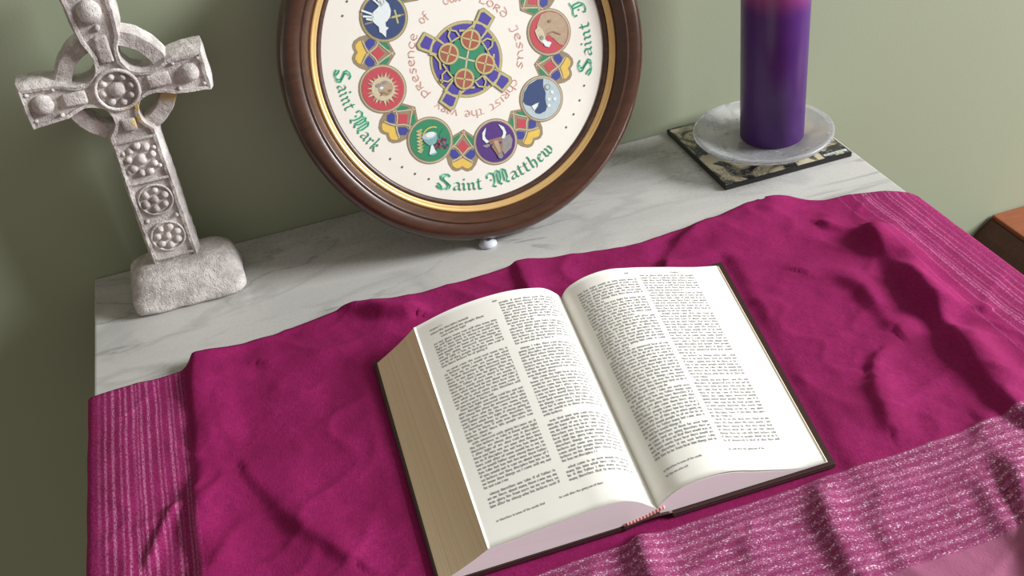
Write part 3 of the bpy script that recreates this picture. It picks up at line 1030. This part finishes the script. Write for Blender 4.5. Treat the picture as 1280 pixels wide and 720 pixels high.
# ------------------------------------------------------------------ round framed print
frame = tag(empty('framed_print'), 'round dark wooden frame with gilt ring and cream illuminated saints print leaning on wall', 'picture')
tl, yw = 0.323, 0.0
nrm = Vector((math.sin(0.0702) * math.cos(tl), -math.cos(0.0702) * math.cos(tl), math.sin(tl)))
rv = Vector((0, 0, 1)).cross(nrm).normalized(); uv_ = nrm.cross(rv)
fc = Vector((0.3395, -0.0550, 0.1446))
frame.matrix_world = Matrix(((rv.x, uv_.x, nrm.x, fc.x), (rv.y, uv_.y, nrm.y, fc.y), (rv.z, uv_.z, nrm.z, fc.z), (0, 0, 0, 1)))
lathe('wood_moulding', [(.1262, -.004), (.1262, .0045), (.1275, .0062), (.1300, .0095), (.1325, .0122), (.1336, .0131), (.1342, .0122), (.1352, .0128), (.1385, .0140), (.1420, .0143), (.1450, .0134), (.1475, .0112), (.1492, .0080), (.1499, .0045), (.1499, -.0035), (.1485, -.0052), (.1262, -.0052)], M['wood'], frame, 160, True, closed=True)
lathe('gilt_ring', [(.1208, -.002), (.1208, .0032), (.1218, .0046), (.1232, .0040), (.1238, .0046), (.1252, .0054), (.1263, .0046), (.1263, -.002)], M['gold'], frame, 160, True, closed=True)
lathe('inner_lip', [(.1168, -.001), (.1168, .0008), (.1180, .0018), (.1208, .0032), (.1209, -.001)], M['lip'], frame, 160, True, closed=True)
lathe('backing_board', [(0.0, -.0048), (.126, -.0048), (.126, -.0022), (0, -.0022)], M['lip'], frame, 96, False)
bm = bmesh.new(); bmesh.ops.create_circle(bm, cap_ends=True, segments=128, radius=.1172)
frombm('paper_print', bm, M['paper'], frame)

LAYER = 0.00012


class Art:
    def __init__(s, name, parent=None, loc=(0, 0), rot=0.0):
        s.name = name; s.v = []; s.f = []; s.i = []; s.m = []; s.loc = loc; s.rot = rot; s.parent = parent or frame

    def mi(s, k):
        if k not in s.m: s.m.append(k)
        return s.m.index(k)

    def poly(s, pts, k, layer):
        c, sn = math.cos(s.rot), math.sin(s.rot)
        b = len(s.v)
        for x, y in pts: s.v.append((s.loc[0] + x * c - y * sn, s.loc[1] + x * sn + y * c, layer * LAYER))
        a2 = sum(pts[i - 1][0] * pts[i][1] - pts[i][0] * pts[i - 1][1] for i in range(len(pts)))
        ids = list(range(b, b + len(pts)))
        s.f.append(ids if a2 > 0 else ids[::-1]); s.i.append(s.mi(k))

    def disc(s, x, y, r, k, layer, n=28, ry=None, a0=0):
        ry = ry or r
        s.poly([(x + r * math.cos(a0 + 2 * math.pi * i / n), y + ry * math.sin(a0 + 2 * math.pi * i / n)) for i in range(n)], k, layer)

    def line(s, pts, w, k, layer, closed=False):
        P = [Vector(p) for p in pts]; n = len(P)
        L, R = [], []
        for i in range(n):
            a = P[i - 1] if (closed or i) else P[i]; b = P[(i + 1) % n] if (closed or i < n - 1) else P[i]
            d = (b - a).normalized(); nn = Vector((-d.y, d.x)) * w / 2
            L.append(P[i] + nn); R.append(P[i] - nn)
        for i in range(n if closed else n - 1):
            j = (i + 1) % n
            s.poly([tuple(L[i]), tuple(R[i]), tuple(R[j]), tuple(L[j])], k, layer)

    def arc(s, x, y, r, a0, a1, w, k, layer, n=16):
        s.line([(x + r * math.cos(math.radians(a0 + (a1 - a0) * i / n)), y + r * math.sin(math.radians(a0 + (a1 - a0) * i / n))) for i in range(n + 1)], w, k, layer)

    def done(s):
        o = pyd(s.name, s.v, s.f, [M[k] for k in s.m], s.parent, False, s.i)
        return o


MR = .0725
MED = [('dove', 141.9), ('lion', 186.0), ('chalice', 231.2), ('ox', 275.8), ('eagle', 318.1), ('calf', 361.5), ('knot', 408.0), ('vine', 454.5)]
C3 = .001


def med(kind, ang):
    a = math.radians(ang); x, y = -.0015 + MR * math.cos(a), -.001 + MR * math.sin(a)
    A = Art('medallion', None, (x, y), 0.0)
    A.disc(0, 0, .0190, 'tan', 3, 40); A.disc(0, 0, .0181, 'olive' if kind in ('dove', 'knot') else 'sand', 4, 40); A.disc(0, 0, .0173, 'tan', 5, 40)
    m = C3
    bg = dict(dove='navy', lion='red', chalice='green', ox='purple', eagle='pale', calf='red', knot='teal', vine='purple')[kind]
    A.disc(0, 0, .0166, bg, 6, 40)
    if kind == 'dove':
        A.line([(-16 * m, -1.5 * m), (16 * m, -1.5 * m)], 1.2 * m, 'tan', 7)
        A.line([(9.5 * m, 3.5 * m), (9.5 * m, -7 * m)], 1.4 * m, 'olive', 7); A.line([(6 * m, -1.5 * m), (13 * m, -1.5 * m)], 1.6 * m, 'olive', 8)
        A.poly([(q[0] * m, q[1] * m) for q in [(-9, 4), (-7, 6), (-3, 8), (-1, 10), (0, 15), (3.5, 13), (6, 9), (6.5, 4), (5, 0), (2, -3), (0, -4), (-.5, -7), (1.5, -8.5), (-1, -10), (-2.5, -15), (-5, -11), (-6.5, -10), (-6, -6), (-9, -2), (-10, 1)]], 'white', 9)
        for q in ([(-8, 4), (-16, 9)], [(-8, 2), (-16, 4.5)], [(-9, 0), (-14, 2)], [(0, 8), (-5, 15)], [(1, 9), (-2, 15.5)], [(3, 10), (2, 15.5)]):
            A.line([(q[0][0] * m, q[0][1] * m), (q[1][0] * m, q[1][1] * m)], 1.5 * m, 'white', 9)
    elif kind == 'lion':
        for k in range(22):
            b = 2 * math.pi * k / 22; r1 = random.uniform(12, 14.2) * m; b += random.uniform(-.06, .06)
            A.poly([(7 * m * math.cos(b - .22), 7 * m * math.sin(b - .22)), (r1 * math.cos(b), r1 * math.sin(b)), (7 * m * math.cos(b + .22), 7 * m * math.sin(b + .22))], 'beige' if k % 2 else 'sand', 8)
        A.disc(0, 0, .0092, 'sand', 9, 24); A.disc(2 * m, 0, .006, 'beige', 10, 16)
        for q in ((-3, 3.5, 2.2, 'grey'), (2.5, 4.5, 2.0, 'grey'), (-1, 1, 1.6, 'white'), (4.8, -2.6, 1.6, 'brown'), (-2, -2.5, 1.2, 'brown')): A.disc(q[0] * m, q[1] * m, q[2] * m, q[3], 11, 10, ry=q[2] * .7 * m)
        A.line([(-3 * m, -4.5 * m), (0, -3 * m), (3 * m, -5 * m)], .8 * m, 'brown', 12)
    elif kind == 'chalice':
        for k in range(7):
            x0, y0 = -10 + k * .5, -8 + 2.6 * k
            A.poly([(x0 * m, y0 * m), ((x0 - 3) * m, (y0 + 2.5) * m), ((x0 + .6) * m, (y0 + 3.2) * m)], 'sand' if k % 2 else 'olive', 8)
            A.poly([(x0 * m, y0 * m), ((x0 + 3) * m, (y0 + 3) * m), ((x0 + .2) * m, (y0 + 3.4) * m)], 'olive', 8)
        A.arc(3 * m, 1 * m, 9 * m, 60, 175, 1.0 * m, 'yellow', 8)
        A.poly([(q[0] * m, q[1] * m) for q in [(8, 2), (12, 7), (14, 3), (12, -1), (8, -2)]], 'green', 8)
        for k in range(22): A.disc(random.uniform(3, 12.5) * m, random.uniform(-9, -1) * m, 1.15 * m, 'purple' if k % 2 else 'brick', 9, 8)
        A.poly([(q[0] * m, q[1] * m) for q in [(-6, 4), (-5, 0), (-2, -3.5), (1, -4), (4, -3), (6, 0), (6, 3)]], 'teal', 10)
        A.disc(0, 4 * m, .0062, 'pale', 11, 20, ry=.0028); A.disc(1 * m, 4.5 * m, .004, 'white', 12, 14, ry=.0022)
        A.poly([(q[0] * m, q[1] * m) for q in [(-.6, -4), (1, -4), (2.2, -10.5), (-3.8, -10.5)]], 'white', 10); A.disc(-.5 * m, -10.5 * m, .0035, 'teal', 9, 12, ry=.0014)
    elif kind == 'ox':
        A.poly([(q[0] * m, q[1] * m) for q in [(5, -12), (12, -8), (14.5, -2), (13, 3), (6, 2), (3, -6)]], 'grey', 7)
        for sx in (-1, 1):
            A.poly([(q[0] * m, q[1] * m) for q in [(sx * 5, 1.5), (sx * 8, 1), (sx * 10.5, 5), (sx * 9.5, 10), (sx * 5.5, 13.5), (sx * 6.5, 10.5), (sx * 8, 7), (sx * 7.5, 4.5)]], 'white', 9)
            A.poly([(q[0] * m, q[1] * m) for q in [(sx * 5, 0), (sx * 12, 0), (sx * 9, -2.5), (sx * 5, -2)]], 'grey', 8)
        A.poly([(q[0] * m, q[1] * m) for q in [(-6, 3), (6, 3), (5, -3), (3.5, -9), (3, -13), (-.5, -14), (-2, -9), (-4.5, -3)]], 'brown', 10)
        A.poly([(q[0] * m, q[1] * m) for q in [(-2, 1), (2, 1), (2.5, -9), (0, -9.5)]], 'beige', 11); A.disc(1.2 * m, -12 * m, 2.3 * m, 'grey', 12, 10)
        for sx in (-4, 4): A.disc(sx * m, -1.5 * m, .9 * m, 'purple', 12, 8)
    elif kind == 'eagle':
        A.poly([(q[0] * m, q[1] * m) for q in [(5.0, 15.4), (0, 16.2), (-8, 14), (-13.5, 8.5), (-16, 2), (-14.5, -1), (-10, -3.5), (-5, -2), (-3.5, -4.5), (-8, -8), (-7.5, -10), (-4, -11.5), (1, -10.5), (3, -7.5), (3, -1), (4.5, 4), (3.5, 9), (4, 12)]], 'navy', 8)
        A.poly([(q[0] * m, q[1] * m) for q in [(-10, -3.5), (-3, -2.2), (-5, -4.2), (-8.5, -7.5)]], 'white', 9)
        A.disc(7 * m, 8 * m, 2.6 * m, 'grey', 8, 12); A.disc(7 * m, 8 * m, 1.8 * m, 'pale', 9, 12)
        for q in ((10, 3), (6, -2), (11, -3), (5, -7)): A.disc(q[0] * m, q[1] * m, 1.5 * m, 'white', 8, 8)
    elif kind == 'calf':
        A.poly([(q[0] * m, q[1] * m) for q in [(-4, 15.2), (3, 16), (10, 13), (15, 7), (16.3, 0), (14, -8), (9.5, -13), (6, -11), (2, -5), (-2, -2), (-4, -6), (-8, -7), (-11, -3), (-11, 3), (-9, 8)]], 'beige', 8)
        A.poly([(q[0] * m, q[1] * m) for q in [(-11, -2), (-12, 4), (-8, 7), (-5, 3), (-4, -5), (-8, -7.5)]], 'sand', 9)
        A.poly([(q[0] * m, q[1] * m) for q in [(-8, -5), (-4, -5), (0, -8.5), (-3, -11.5), (-6, -10)]], 'white', 10)
        A.disc(-1.5 * m, -4.5 * m, 2.6 * m, 'red', 11, 12)
        A.line([(-2 * m, -1 * m), (3 * m, 0), (9 * m, -4 * m)], 1.0 * m, 'brown', 11); A.disc(2 * m, 8.5 * m, 1.4 * m, 'brown', 11, 8); A.disc(-7.5 * m, -2.5 * m, 1.7 * m, 'grey', 11, 10)
    else:
        for k in range(6):
            b = k * math.pi / 3; A.disc(8 * m * math.cos(b), 8 * m * math.sin(b), .0045, 'sand', 8, 14)
        A.disc(0, 0, .006, 'olive', 9, 18)
    return A.done()


def knot(ang):
    """interlace between two medallions; local +x points outward from the print's centre"""
    a = math.radians(ang)
    A = Art('knot_panel', None, (-.0015, -.001), a)
    hull = [(.0575, 0), (.0640, .0105), (.0690, .0160), (.0780, .0140), (.0815, .0132), (.0860, .0118), (.0905, .0085), (.0918, .0050), (.0912, .0025), (.0898, 0)]
    hull = hull + [(x, -y) for x, y in hull[-2:0:-1]]
    A.poly(hull, 'tan', 1)
    def both(pts, k, l):
        A.poly(pts, k, l); A.poly([(x, -y) for x, y in pts], k, l)
    both([(.0612, .0030), (.0642, .0072), (.0676, .0128), (.0705, .0090), (.0676, .0042)], 'green', 2)
    A.poly([(.0660, 0), (.0714, .0050), (.0766, 0), (.0714, -.0050)], 'red', 2)
    both([(.0784, .0022), (.0740, .0064), (.0742, .0098), (.0785, .0108), (.0815, .0080), (.0812, .0050)], 'blue', 2)
    yl = [(.0808, 0), (.0832, .0042), (.0850, .0090), (.0872, .0080), (.0892, .0052), (.0890, .0028), (.0872, 0)]
    A.poly(yl + [(x, -y) for x, y in yl[-2:0:-1]], 'yellow', 2)
    for sg in (1, -1):
        A.line([(.0592, sg * .0012), (.0650, -sg * .0030), (.0720, -sg * .0084), (.0750, -sg * .0130)], .0009, 'sand', 3)
        A.line([(.0700, sg * .0105), (.0735, sg * .0040), (.0800, -sg * .0014), (.0838, -sg * .0090)], .0009, 'sand', 3)
    return A.done()


random.seed(4)
angs = [m_[1] for m_ in MED]
for kd, an in MED: med(kd, an)
for i in range(8):
    a0, a1 = angs[i], angs[(i + 1) % 8] + (360 if i == 7 else 0)
    knot((a0 + a1) / 2)

# centre knot cross
A = Art('centre_knot', None, (-.0020, -.0031), 0)
A.disc(0, 0, .0302, 'tan', 1, 48); A.disc(0, 0, .0297, 'olive', 2, 48); A.disc(0, 0, .0280, 'tan', 3, 48); A.disc(0, 0, .0275, 'violet', 4, 48)


def pol(r, d): return (r * math.cos(math.radians(d)), r * math.sin(math.radians(d)))


for an in (145.5, 51, -44, -128):
    a = math.radians(an); c, sn_ = math.cos(a), math.sin(a)
    def tr(P): return [(x * c - y * sn_, x * sn_ + y * c) for x, y in P]
    A.poly(tr([(.0240, -.0064), (.0400, -.0078), (.0425, .0040), (.0395, .0068), (.0240, .0064)]), 'tan', 5)
    A.poly(tr([(.0240, -.0059), (.0396, -.0072), (.0419, .0038), (.0392, .0062), (.0240, .0059)]), 'olive', 6)
    A.poly(tr([(.0312, -.0045), (.0378, -.0054), (.0394, .0026), (.0378, .0044), (.0312, .0040)]), 'violet', 7)
    A.poly(tr([(.0225, -.0042), (.0285, -.0046), (.0296, .0), (.0285, .0046), (.0225, .0042)]), 'violet', 7)
    A.line(tr([(.0300, -.0068), (.0270, -.0058), (.0200, -.0040), (.0140, .0004), (.0, .0)]), .0016, 'olive', 8)
    A.line(tr([(.0300, .0066), (.0262, .0062), (.0200, .0098), (.0175, .0150)]), .0016, 'olive', 8)
q4 = [150, 64, -27, -112]
A.poly([pol(r, d) for k in range(4) for r, d in ((.0150, q4[k]), (.0178, q4[k] - 43))], 'green', 9)
for k in range(4):
    d0, d1 = q4[k], q4[k] - 86
    A.line([pol(.0200, d0 - 14), pol(.0182, d0 - 43), pol(.0200, d0 - 72)], .0013, 'olive', 10)
    # small loop between two ears
    A.line([pol(.0180, d0 - 56), pol(.0235, d0 - 52), pol(.0275, d0 - 40)], .0013, 'olive', 10)
    A.line([pol(.0180, d0 - 30), pol(.0235, d0 - 34), pol(.0275, d0 - 46)], .0013, 'olive', 10)
    A.line([(0, 0), pol(.0150, d0)], .0013, 'sand', 10)
    x, y = pol(.0156, q4[k])
    A.disc(x, y, .0087, 'tan', 11, 24); A.disc(x, y, .0083, 'olive', 12, 24); A.disc(x, y, .0068, 'brick', 13, 24)
    for r in (0, 90):
        b = math.radians(q4[k] + r); A.line([(x - .0068 * math.cos(b), y - .0068 * math.sin(b)), (x + .0068 * math.cos(b), y + .0068 * math.sin(b))], .0013, 'olive', 14)
A.done()

# lettering: pen strokes in glyph space (x-height 1); blackletter is written with a slanted broad nib
MIN = lambda x: [(x - .10, .90), (x + .06, .74), (x + .06, .22), (x + .20, .06)]
BL = {
    'i': (.50, [MIN(.15)], [(.2, 1.32)]),
    'n': (.95, [MIN(.15), [(.26, .72), (.50, .94), (.66, .74), (.66, .22), (.82, .06)]], []),
    'a': (.90, [[(.12, .82), (.38, .98), (.64, .80), (.64, .20), (.82, .04)], [(.60, .60), (.22, .42), (.14, .22), (.30, .02), (.60, .24)]], []),
    't': (.66, [[(.22, 1.30), (.22, .20), (.40, .02), (.56, .14)], [(.0, .92), (.50, .98)]], []),
    'h': (.95, [[(.10, 1.62), (.20, 1.45), (.20, .18), (.30, .04)], [(.26, .72), (.50, .94), (.68, .74), (.68, .18), (.52, -.18)]], []),
    'e': (.75, [[(.56, .20), (.34, .02), (.14, .22), (.14, .78), (.36, .98), (.56, .80), (.20, .48)]], []),
    'w': (1.25, [[(.0, 1.02), (.14, .80), (.14, .20), (.34, .02), (.54, .22)], [(.42, 1.02), (.54, .80), (.54, .22), (.72, .02), (.96, .28), (.96, .76), (.82, 1.0)]], []),
    'r': (.70, [MIN(.15), [(.26, .72), (.46, .96), (.60, .84)]], []),
    'k': (.92, [[(.10, 1.62), (.20, 1.45), (.20, .18), (.30, .04)], [(.26, .66), (.48, .96), (.64, .80), (.34, .52), (.66, .08), (.80, .08)]], []),
    'o': (.85, [[(.36, .98), (.14, .76), (.14, .24), (.36, .02), (.62, .24), (.62, .76), (.36, .98)]], []),
    'S': (1.62, [[(1.25, 1.55), (.95, 1.78), (.55, 1.72), (.25, 1.45), (.35, 1.15), (.85, .85), (1.15, .55), (1.05, .18), (.65, -.02), (.30, .06), (.05, .28)],
                 [(.85, 1.62), (.55, 1.40), (.62, 1.10), (1.05, .78), (1.38, .50), (1.30, .18), (1.0, .02)], [(.60, .12), (.35, .45), (.10, .60)]], []),
    'M': (2.05, [[(-.25, 1.10), (-.30, 1.45), (.05, 1.70), (.40, 1.50), (.48, 1.1), (.42, .5), (.20, .10), (.50, -.05)], [(.50, 1.45), (.85, 1.78), (1.10, 1.45), (1.08, .70), (.86, .25), (1.10, .02)],
                 [(1.15, 1.50), (1.45, 1.75), (1.75, 1.45), (1.75, .60), (1.55, .20), (1.85, .0)], [(.78, 1.5), (.78, .3)], [(1.42, 1.5), (1.40, .3)]], [(.10, .85)]),
    'J': (1.55, [[(-.05, 1.25), (-.12, 1.55), (.15, 1.72), (.60, 1.55), (1.25, 1.72)], [(.80, 1.60), (.92, 1.2), (.92, .5), (.65, .05), (.25, -.05), (.0, .15), (.05, .42)], [(.62, 1.5), (.62, .2)]], [(.34, .85)]),
    ' ': (.75, [], []),
}
UN = {
    'o': (.95, [[(.45, 1), (.12, .75), (.12, .25), (.45, 0), (.78, .25), (.78, .75), (.45, 1)]]), 'f': (.75, [[(.75, 1.25), (.40, 1.2), (.30, .9), (.28, -.25)], [(.05, .65), (.65, .68)]]),
    'u': (.95, [[(.05, 1), (.15, .3), (.4, 0), (.72, .3)], [(.72, 1), (.72, .2), (.88, 0)]]), 'r': (.85, [[(.12, 1), (.12, 0)], [(.12, .95), (.55, 1), (.62, .7), (.2, .5), (.75, 0)]]),
    'L': (.85, [[(.15, 1.35), (.15, .05), (.7, .02), (.75, .2)]]), 'd': (.95, [[(.1, 1.4), (.55, 1.15), (.8, .7), (.75, .2), (.4, 0), (.1, .3), (.2, .75), (.6, .85)]]),
    'J': (.65, [[(.1, 1.1), (.45, 1.1), (.45, .0), (.25, -.3), (.0, -.2)]]), 'e': (.8, [[(.7, .12), (.4, 0), (.12, .3), (.12, .75), (.4, 1), (.65, .8), (.55, .55), (.15, .5)]]),
    's': (.75, [[(.65, .9), (.35, 1), (.12, .75), (.6, .35), (.4, 0), (.05, .1)]]), 'c': (.8, [[(.7, .85), (.4, 1), (.12, .7), (.12, .3), (.4, 0), (.7, .15)]]),
    'h': (.9, [[(.12, 1.4), (.12, 0)], [(.12, .7), (.45, .95), (.72, .7), (.72, 0)]]), 'i': (.4, [[(.15, 1), (.15, 0)]]), 't': (.75, [[(.0, .95), (.7, 1)], [(.35, .95), (.28, .2), (.45, 0), (.62, .12)]]),
    'v': (.85, [[(.05, 1), (.4, 0), (.75, 1)]]), 'y': (.85, [[(.05, 1), (.4, .35)], [(.75, 1), (.25, -.35)]]), 'p': (.9, [[(.12, 1), (.12, -.4)], [(.12, .9), (.5, 1), (.75, .7), (.7, .3), (.4, .05), (.12, .2)]]),
    'n': (.9, [[(.12, 1), (.12, 0)], [(.12, .8), (.45, 1), (.7, .7), (.7, 0)]]), ' ': (.6, []),
}


def write(name, text, font, a_start, a_end, r0, xh, dirn, mat, nib, pen, hatch=None, layer=2):
    """dirn +1: counter-clockwise with the tops towards the centre, -1: clockwise with the tops outward"""
    A = Art(name)
    tot = sum(font[c][0] for c in text)
    span = math.radians(abs(a_end - a_start)); k = span / tot

    def T(p, x0):
        th = math.radians(a_start) + dirn * (x0 + p[0]) * k
        r = r0 - dirn * p[1] * xh
        return (r * math.cos(th) - .0010, r * math.sin(th) - .0008)
    x = 0
    nv = (math.cos(math.radians(38)) * nib / 2, math.sin(math.radians(38)) * nib / 2)
    for ch in text:
        g = font[ch]
        for st in g[1]:
            if hatch and ch in 'SMJ':
                A.line([T(p, x) for p in st], xh * .30, hatch, layer)
            Q = []
            for a, b in zip(st[:-1], st[1:]):
                n_ = 2
                for i in range(n_): Q.append((a[0] + (b[0] - a[0]) * i / n_, a[1] + (b[1] - a[1]) * i / n_))
            Q.append(st[-1])
            if nib > 0:
                for a, b in zip(Q[:-1], Q[1:]):
                    A.poly([T((a[0] - nv[0], a[1] - nv[1]), x), T((a[0] + nv[0], a[1] + nv[1]), x), T((b[0] + nv[0], b[1] + nv[1]), x), T((b[0] - nv[0], b[1] - nv[1]), x)], mat, layer + 1)
            A.line([T(p, x) for p in Q], pen, mat, layer + 1)
        if len(g) > 2:
            for d in g[2]:
                c = T(d, x); A.poly([(c[0] + .0010, c[1]), (c[0], c[1] + .0010), (c[0] - .0010, c[1]), (c[0], c[1] - .0010)], mat, layer + 1)
        x += g[0]
    return A.done()


write('saint_lettering', 'Saint Matthew', BL, -118.5, -58.5, .1078, .0070, 1, 'letter', .19, .0004, 'mint')
write('saint_lettering', 'Saint Mark', BL, 171.5, 210.5, .1070, .0068, 1, 'letter', .19, .0004, 'mint')
write('saint_lettering', 'Saint John', BL, -22.5, 28.0, .1078, .0068, 1, 'letter', .19, .0004, 'mint')
write('saint_lettering', 'Saint', BL, 80, 100.0, .1078, .0064, 1, 'letter', .19, .0004, 'mint')
for tx, a0, a1 in (('of', 132, 121), ('our', 101, 82), ('Lord', 63, 29), ('Jesus', 18, -27), ('christ', -38, -79), ('the', -86, -107), ('very', -114, -139), ('presence', -150, -217)):
    write('red_lettering', tx, UN, a0, a1, .0428, .0049, -1, 'pink', .10, .0005)
for an in (-136, -129.4, -122.6, -142.5, -34.9, -41.8, -48.7, -27.9, 149.8, 143.5, 137, 130.5, 40, 46.5, 53):
    A = Art('printed_dot'); a = math.radians(an); x, y = .1036 * math.cos(a), .1036 * math.sin(a)
    A.poly([(x + .0011, y + .0002), (x, y + .0011), (x - .0011, y - .0002), (x, y - .0011)], 'dot', 2); A.done()

# plastic stop that keeps the frame from sliding
lathe_o = lathe('plastic_stopper', [(0.0, .0001), (.0070, .0001), (.0078, .0010), (.0074, .0024), (.0055, .0042), (.0035, .0052), (.0022, .0054), (.0018, .0046), (.0008, .0042), (0, .0041)], M['plastic'], None, 40, True)
lathe_o.location = (.3215, -.1085, 0.0)
tag(lathe_o, 'small clear plastic stopper on the marble against the bottom of the round frame', 'stopper')

# ------------------------------------------------------------------ coaster, dish, candle
co = tag(empty('coaster', (.592, -.0635, 0)), 'square black-edged coaster with a cream and black picture under the glass dish', 'coaster')
CX0, CX1, CY0, CY1 = .5312, .6535, -.1235, -.0035
o = box('coaster_board', M['black'], co, CX0, CX1, CY0, CY1, .0001, .0046, bev=.0008); o.location = -co.location
o = box('coaster_print', M['coaster'], co, CX0 + .0014, CX1 - .0014, CY0 + .0014, CY1 - .0014, .0044, .0049); o.location = -co.location
random.seed(9)
for (x0, y0, x1, n_, h, mk) in ((.550, -.1175, .604, 11, .0042, 'sand'), (.630, -.1190, .650, 9, .0016, 'white')):
    A = Art('coaster_lettering', co)
    if mk == 'white': A.poly([(x0 - .001, y0 - .0008), (x1 + .001, y0 - .0008), (x1 + .001, y0 + h + .0008), (x0 - .001, y0 + h + .0008)], 'white', 1)
    for i in range(n_):
        x = x0 + (x1 - x0) * i / n_; w = (x1 - x0) / n_ * .7
        A.line([(x, y0), (x + w * .2, y0 + h * random.uniform(.6, 1)), (x + w * .6, y0 + h * random.uniform(.3, .6)), (x + w, y0 + h * random.uniform(0, 1)), (x + w * .8, y0)], .0006, mk if mk == 'sand' else 'dot', 2)
    oa = A.done(); oa.location = Vector((0, 0, .0050)) - co.location

dish = lathe('glass_dish', [(0, .0), (.030, .0), (.034, .0012), (.040, .0030), (.050, .0078), (.0590, .0128), (.0612, .0150), (.0614, .0172), (.0598, .0180), (.0560, .0168), (.0480, .0118), (.0400, .0078), (.0370, .0062), (.0345, .0070), (.0330, .0062), (.0300, .0058), (0, .0056)], M['glass'], None, 96, True)
dish.location = (.592, -.0765, .0051)
tag(dish, 'round frosted clear glass dish on the coaster holding the purple candle', 'dish')

cd = tag(empty('pillar_candle', (.6036, -.0716, .0109)), 'tall purple pillar candle standing in the glass dish on the right', 'candle')
CR = .0281
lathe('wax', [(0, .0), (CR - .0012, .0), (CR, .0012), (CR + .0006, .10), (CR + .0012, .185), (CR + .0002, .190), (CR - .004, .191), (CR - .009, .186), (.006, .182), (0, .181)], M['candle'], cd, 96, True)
v, f = tube('', [(0, 0, .180), (.0003, 0, .187), (.002, 0, .193), (.0045, 0, .197)], .0012, None, None)
pyd('wick', v, f, M['wick'], cd, True)
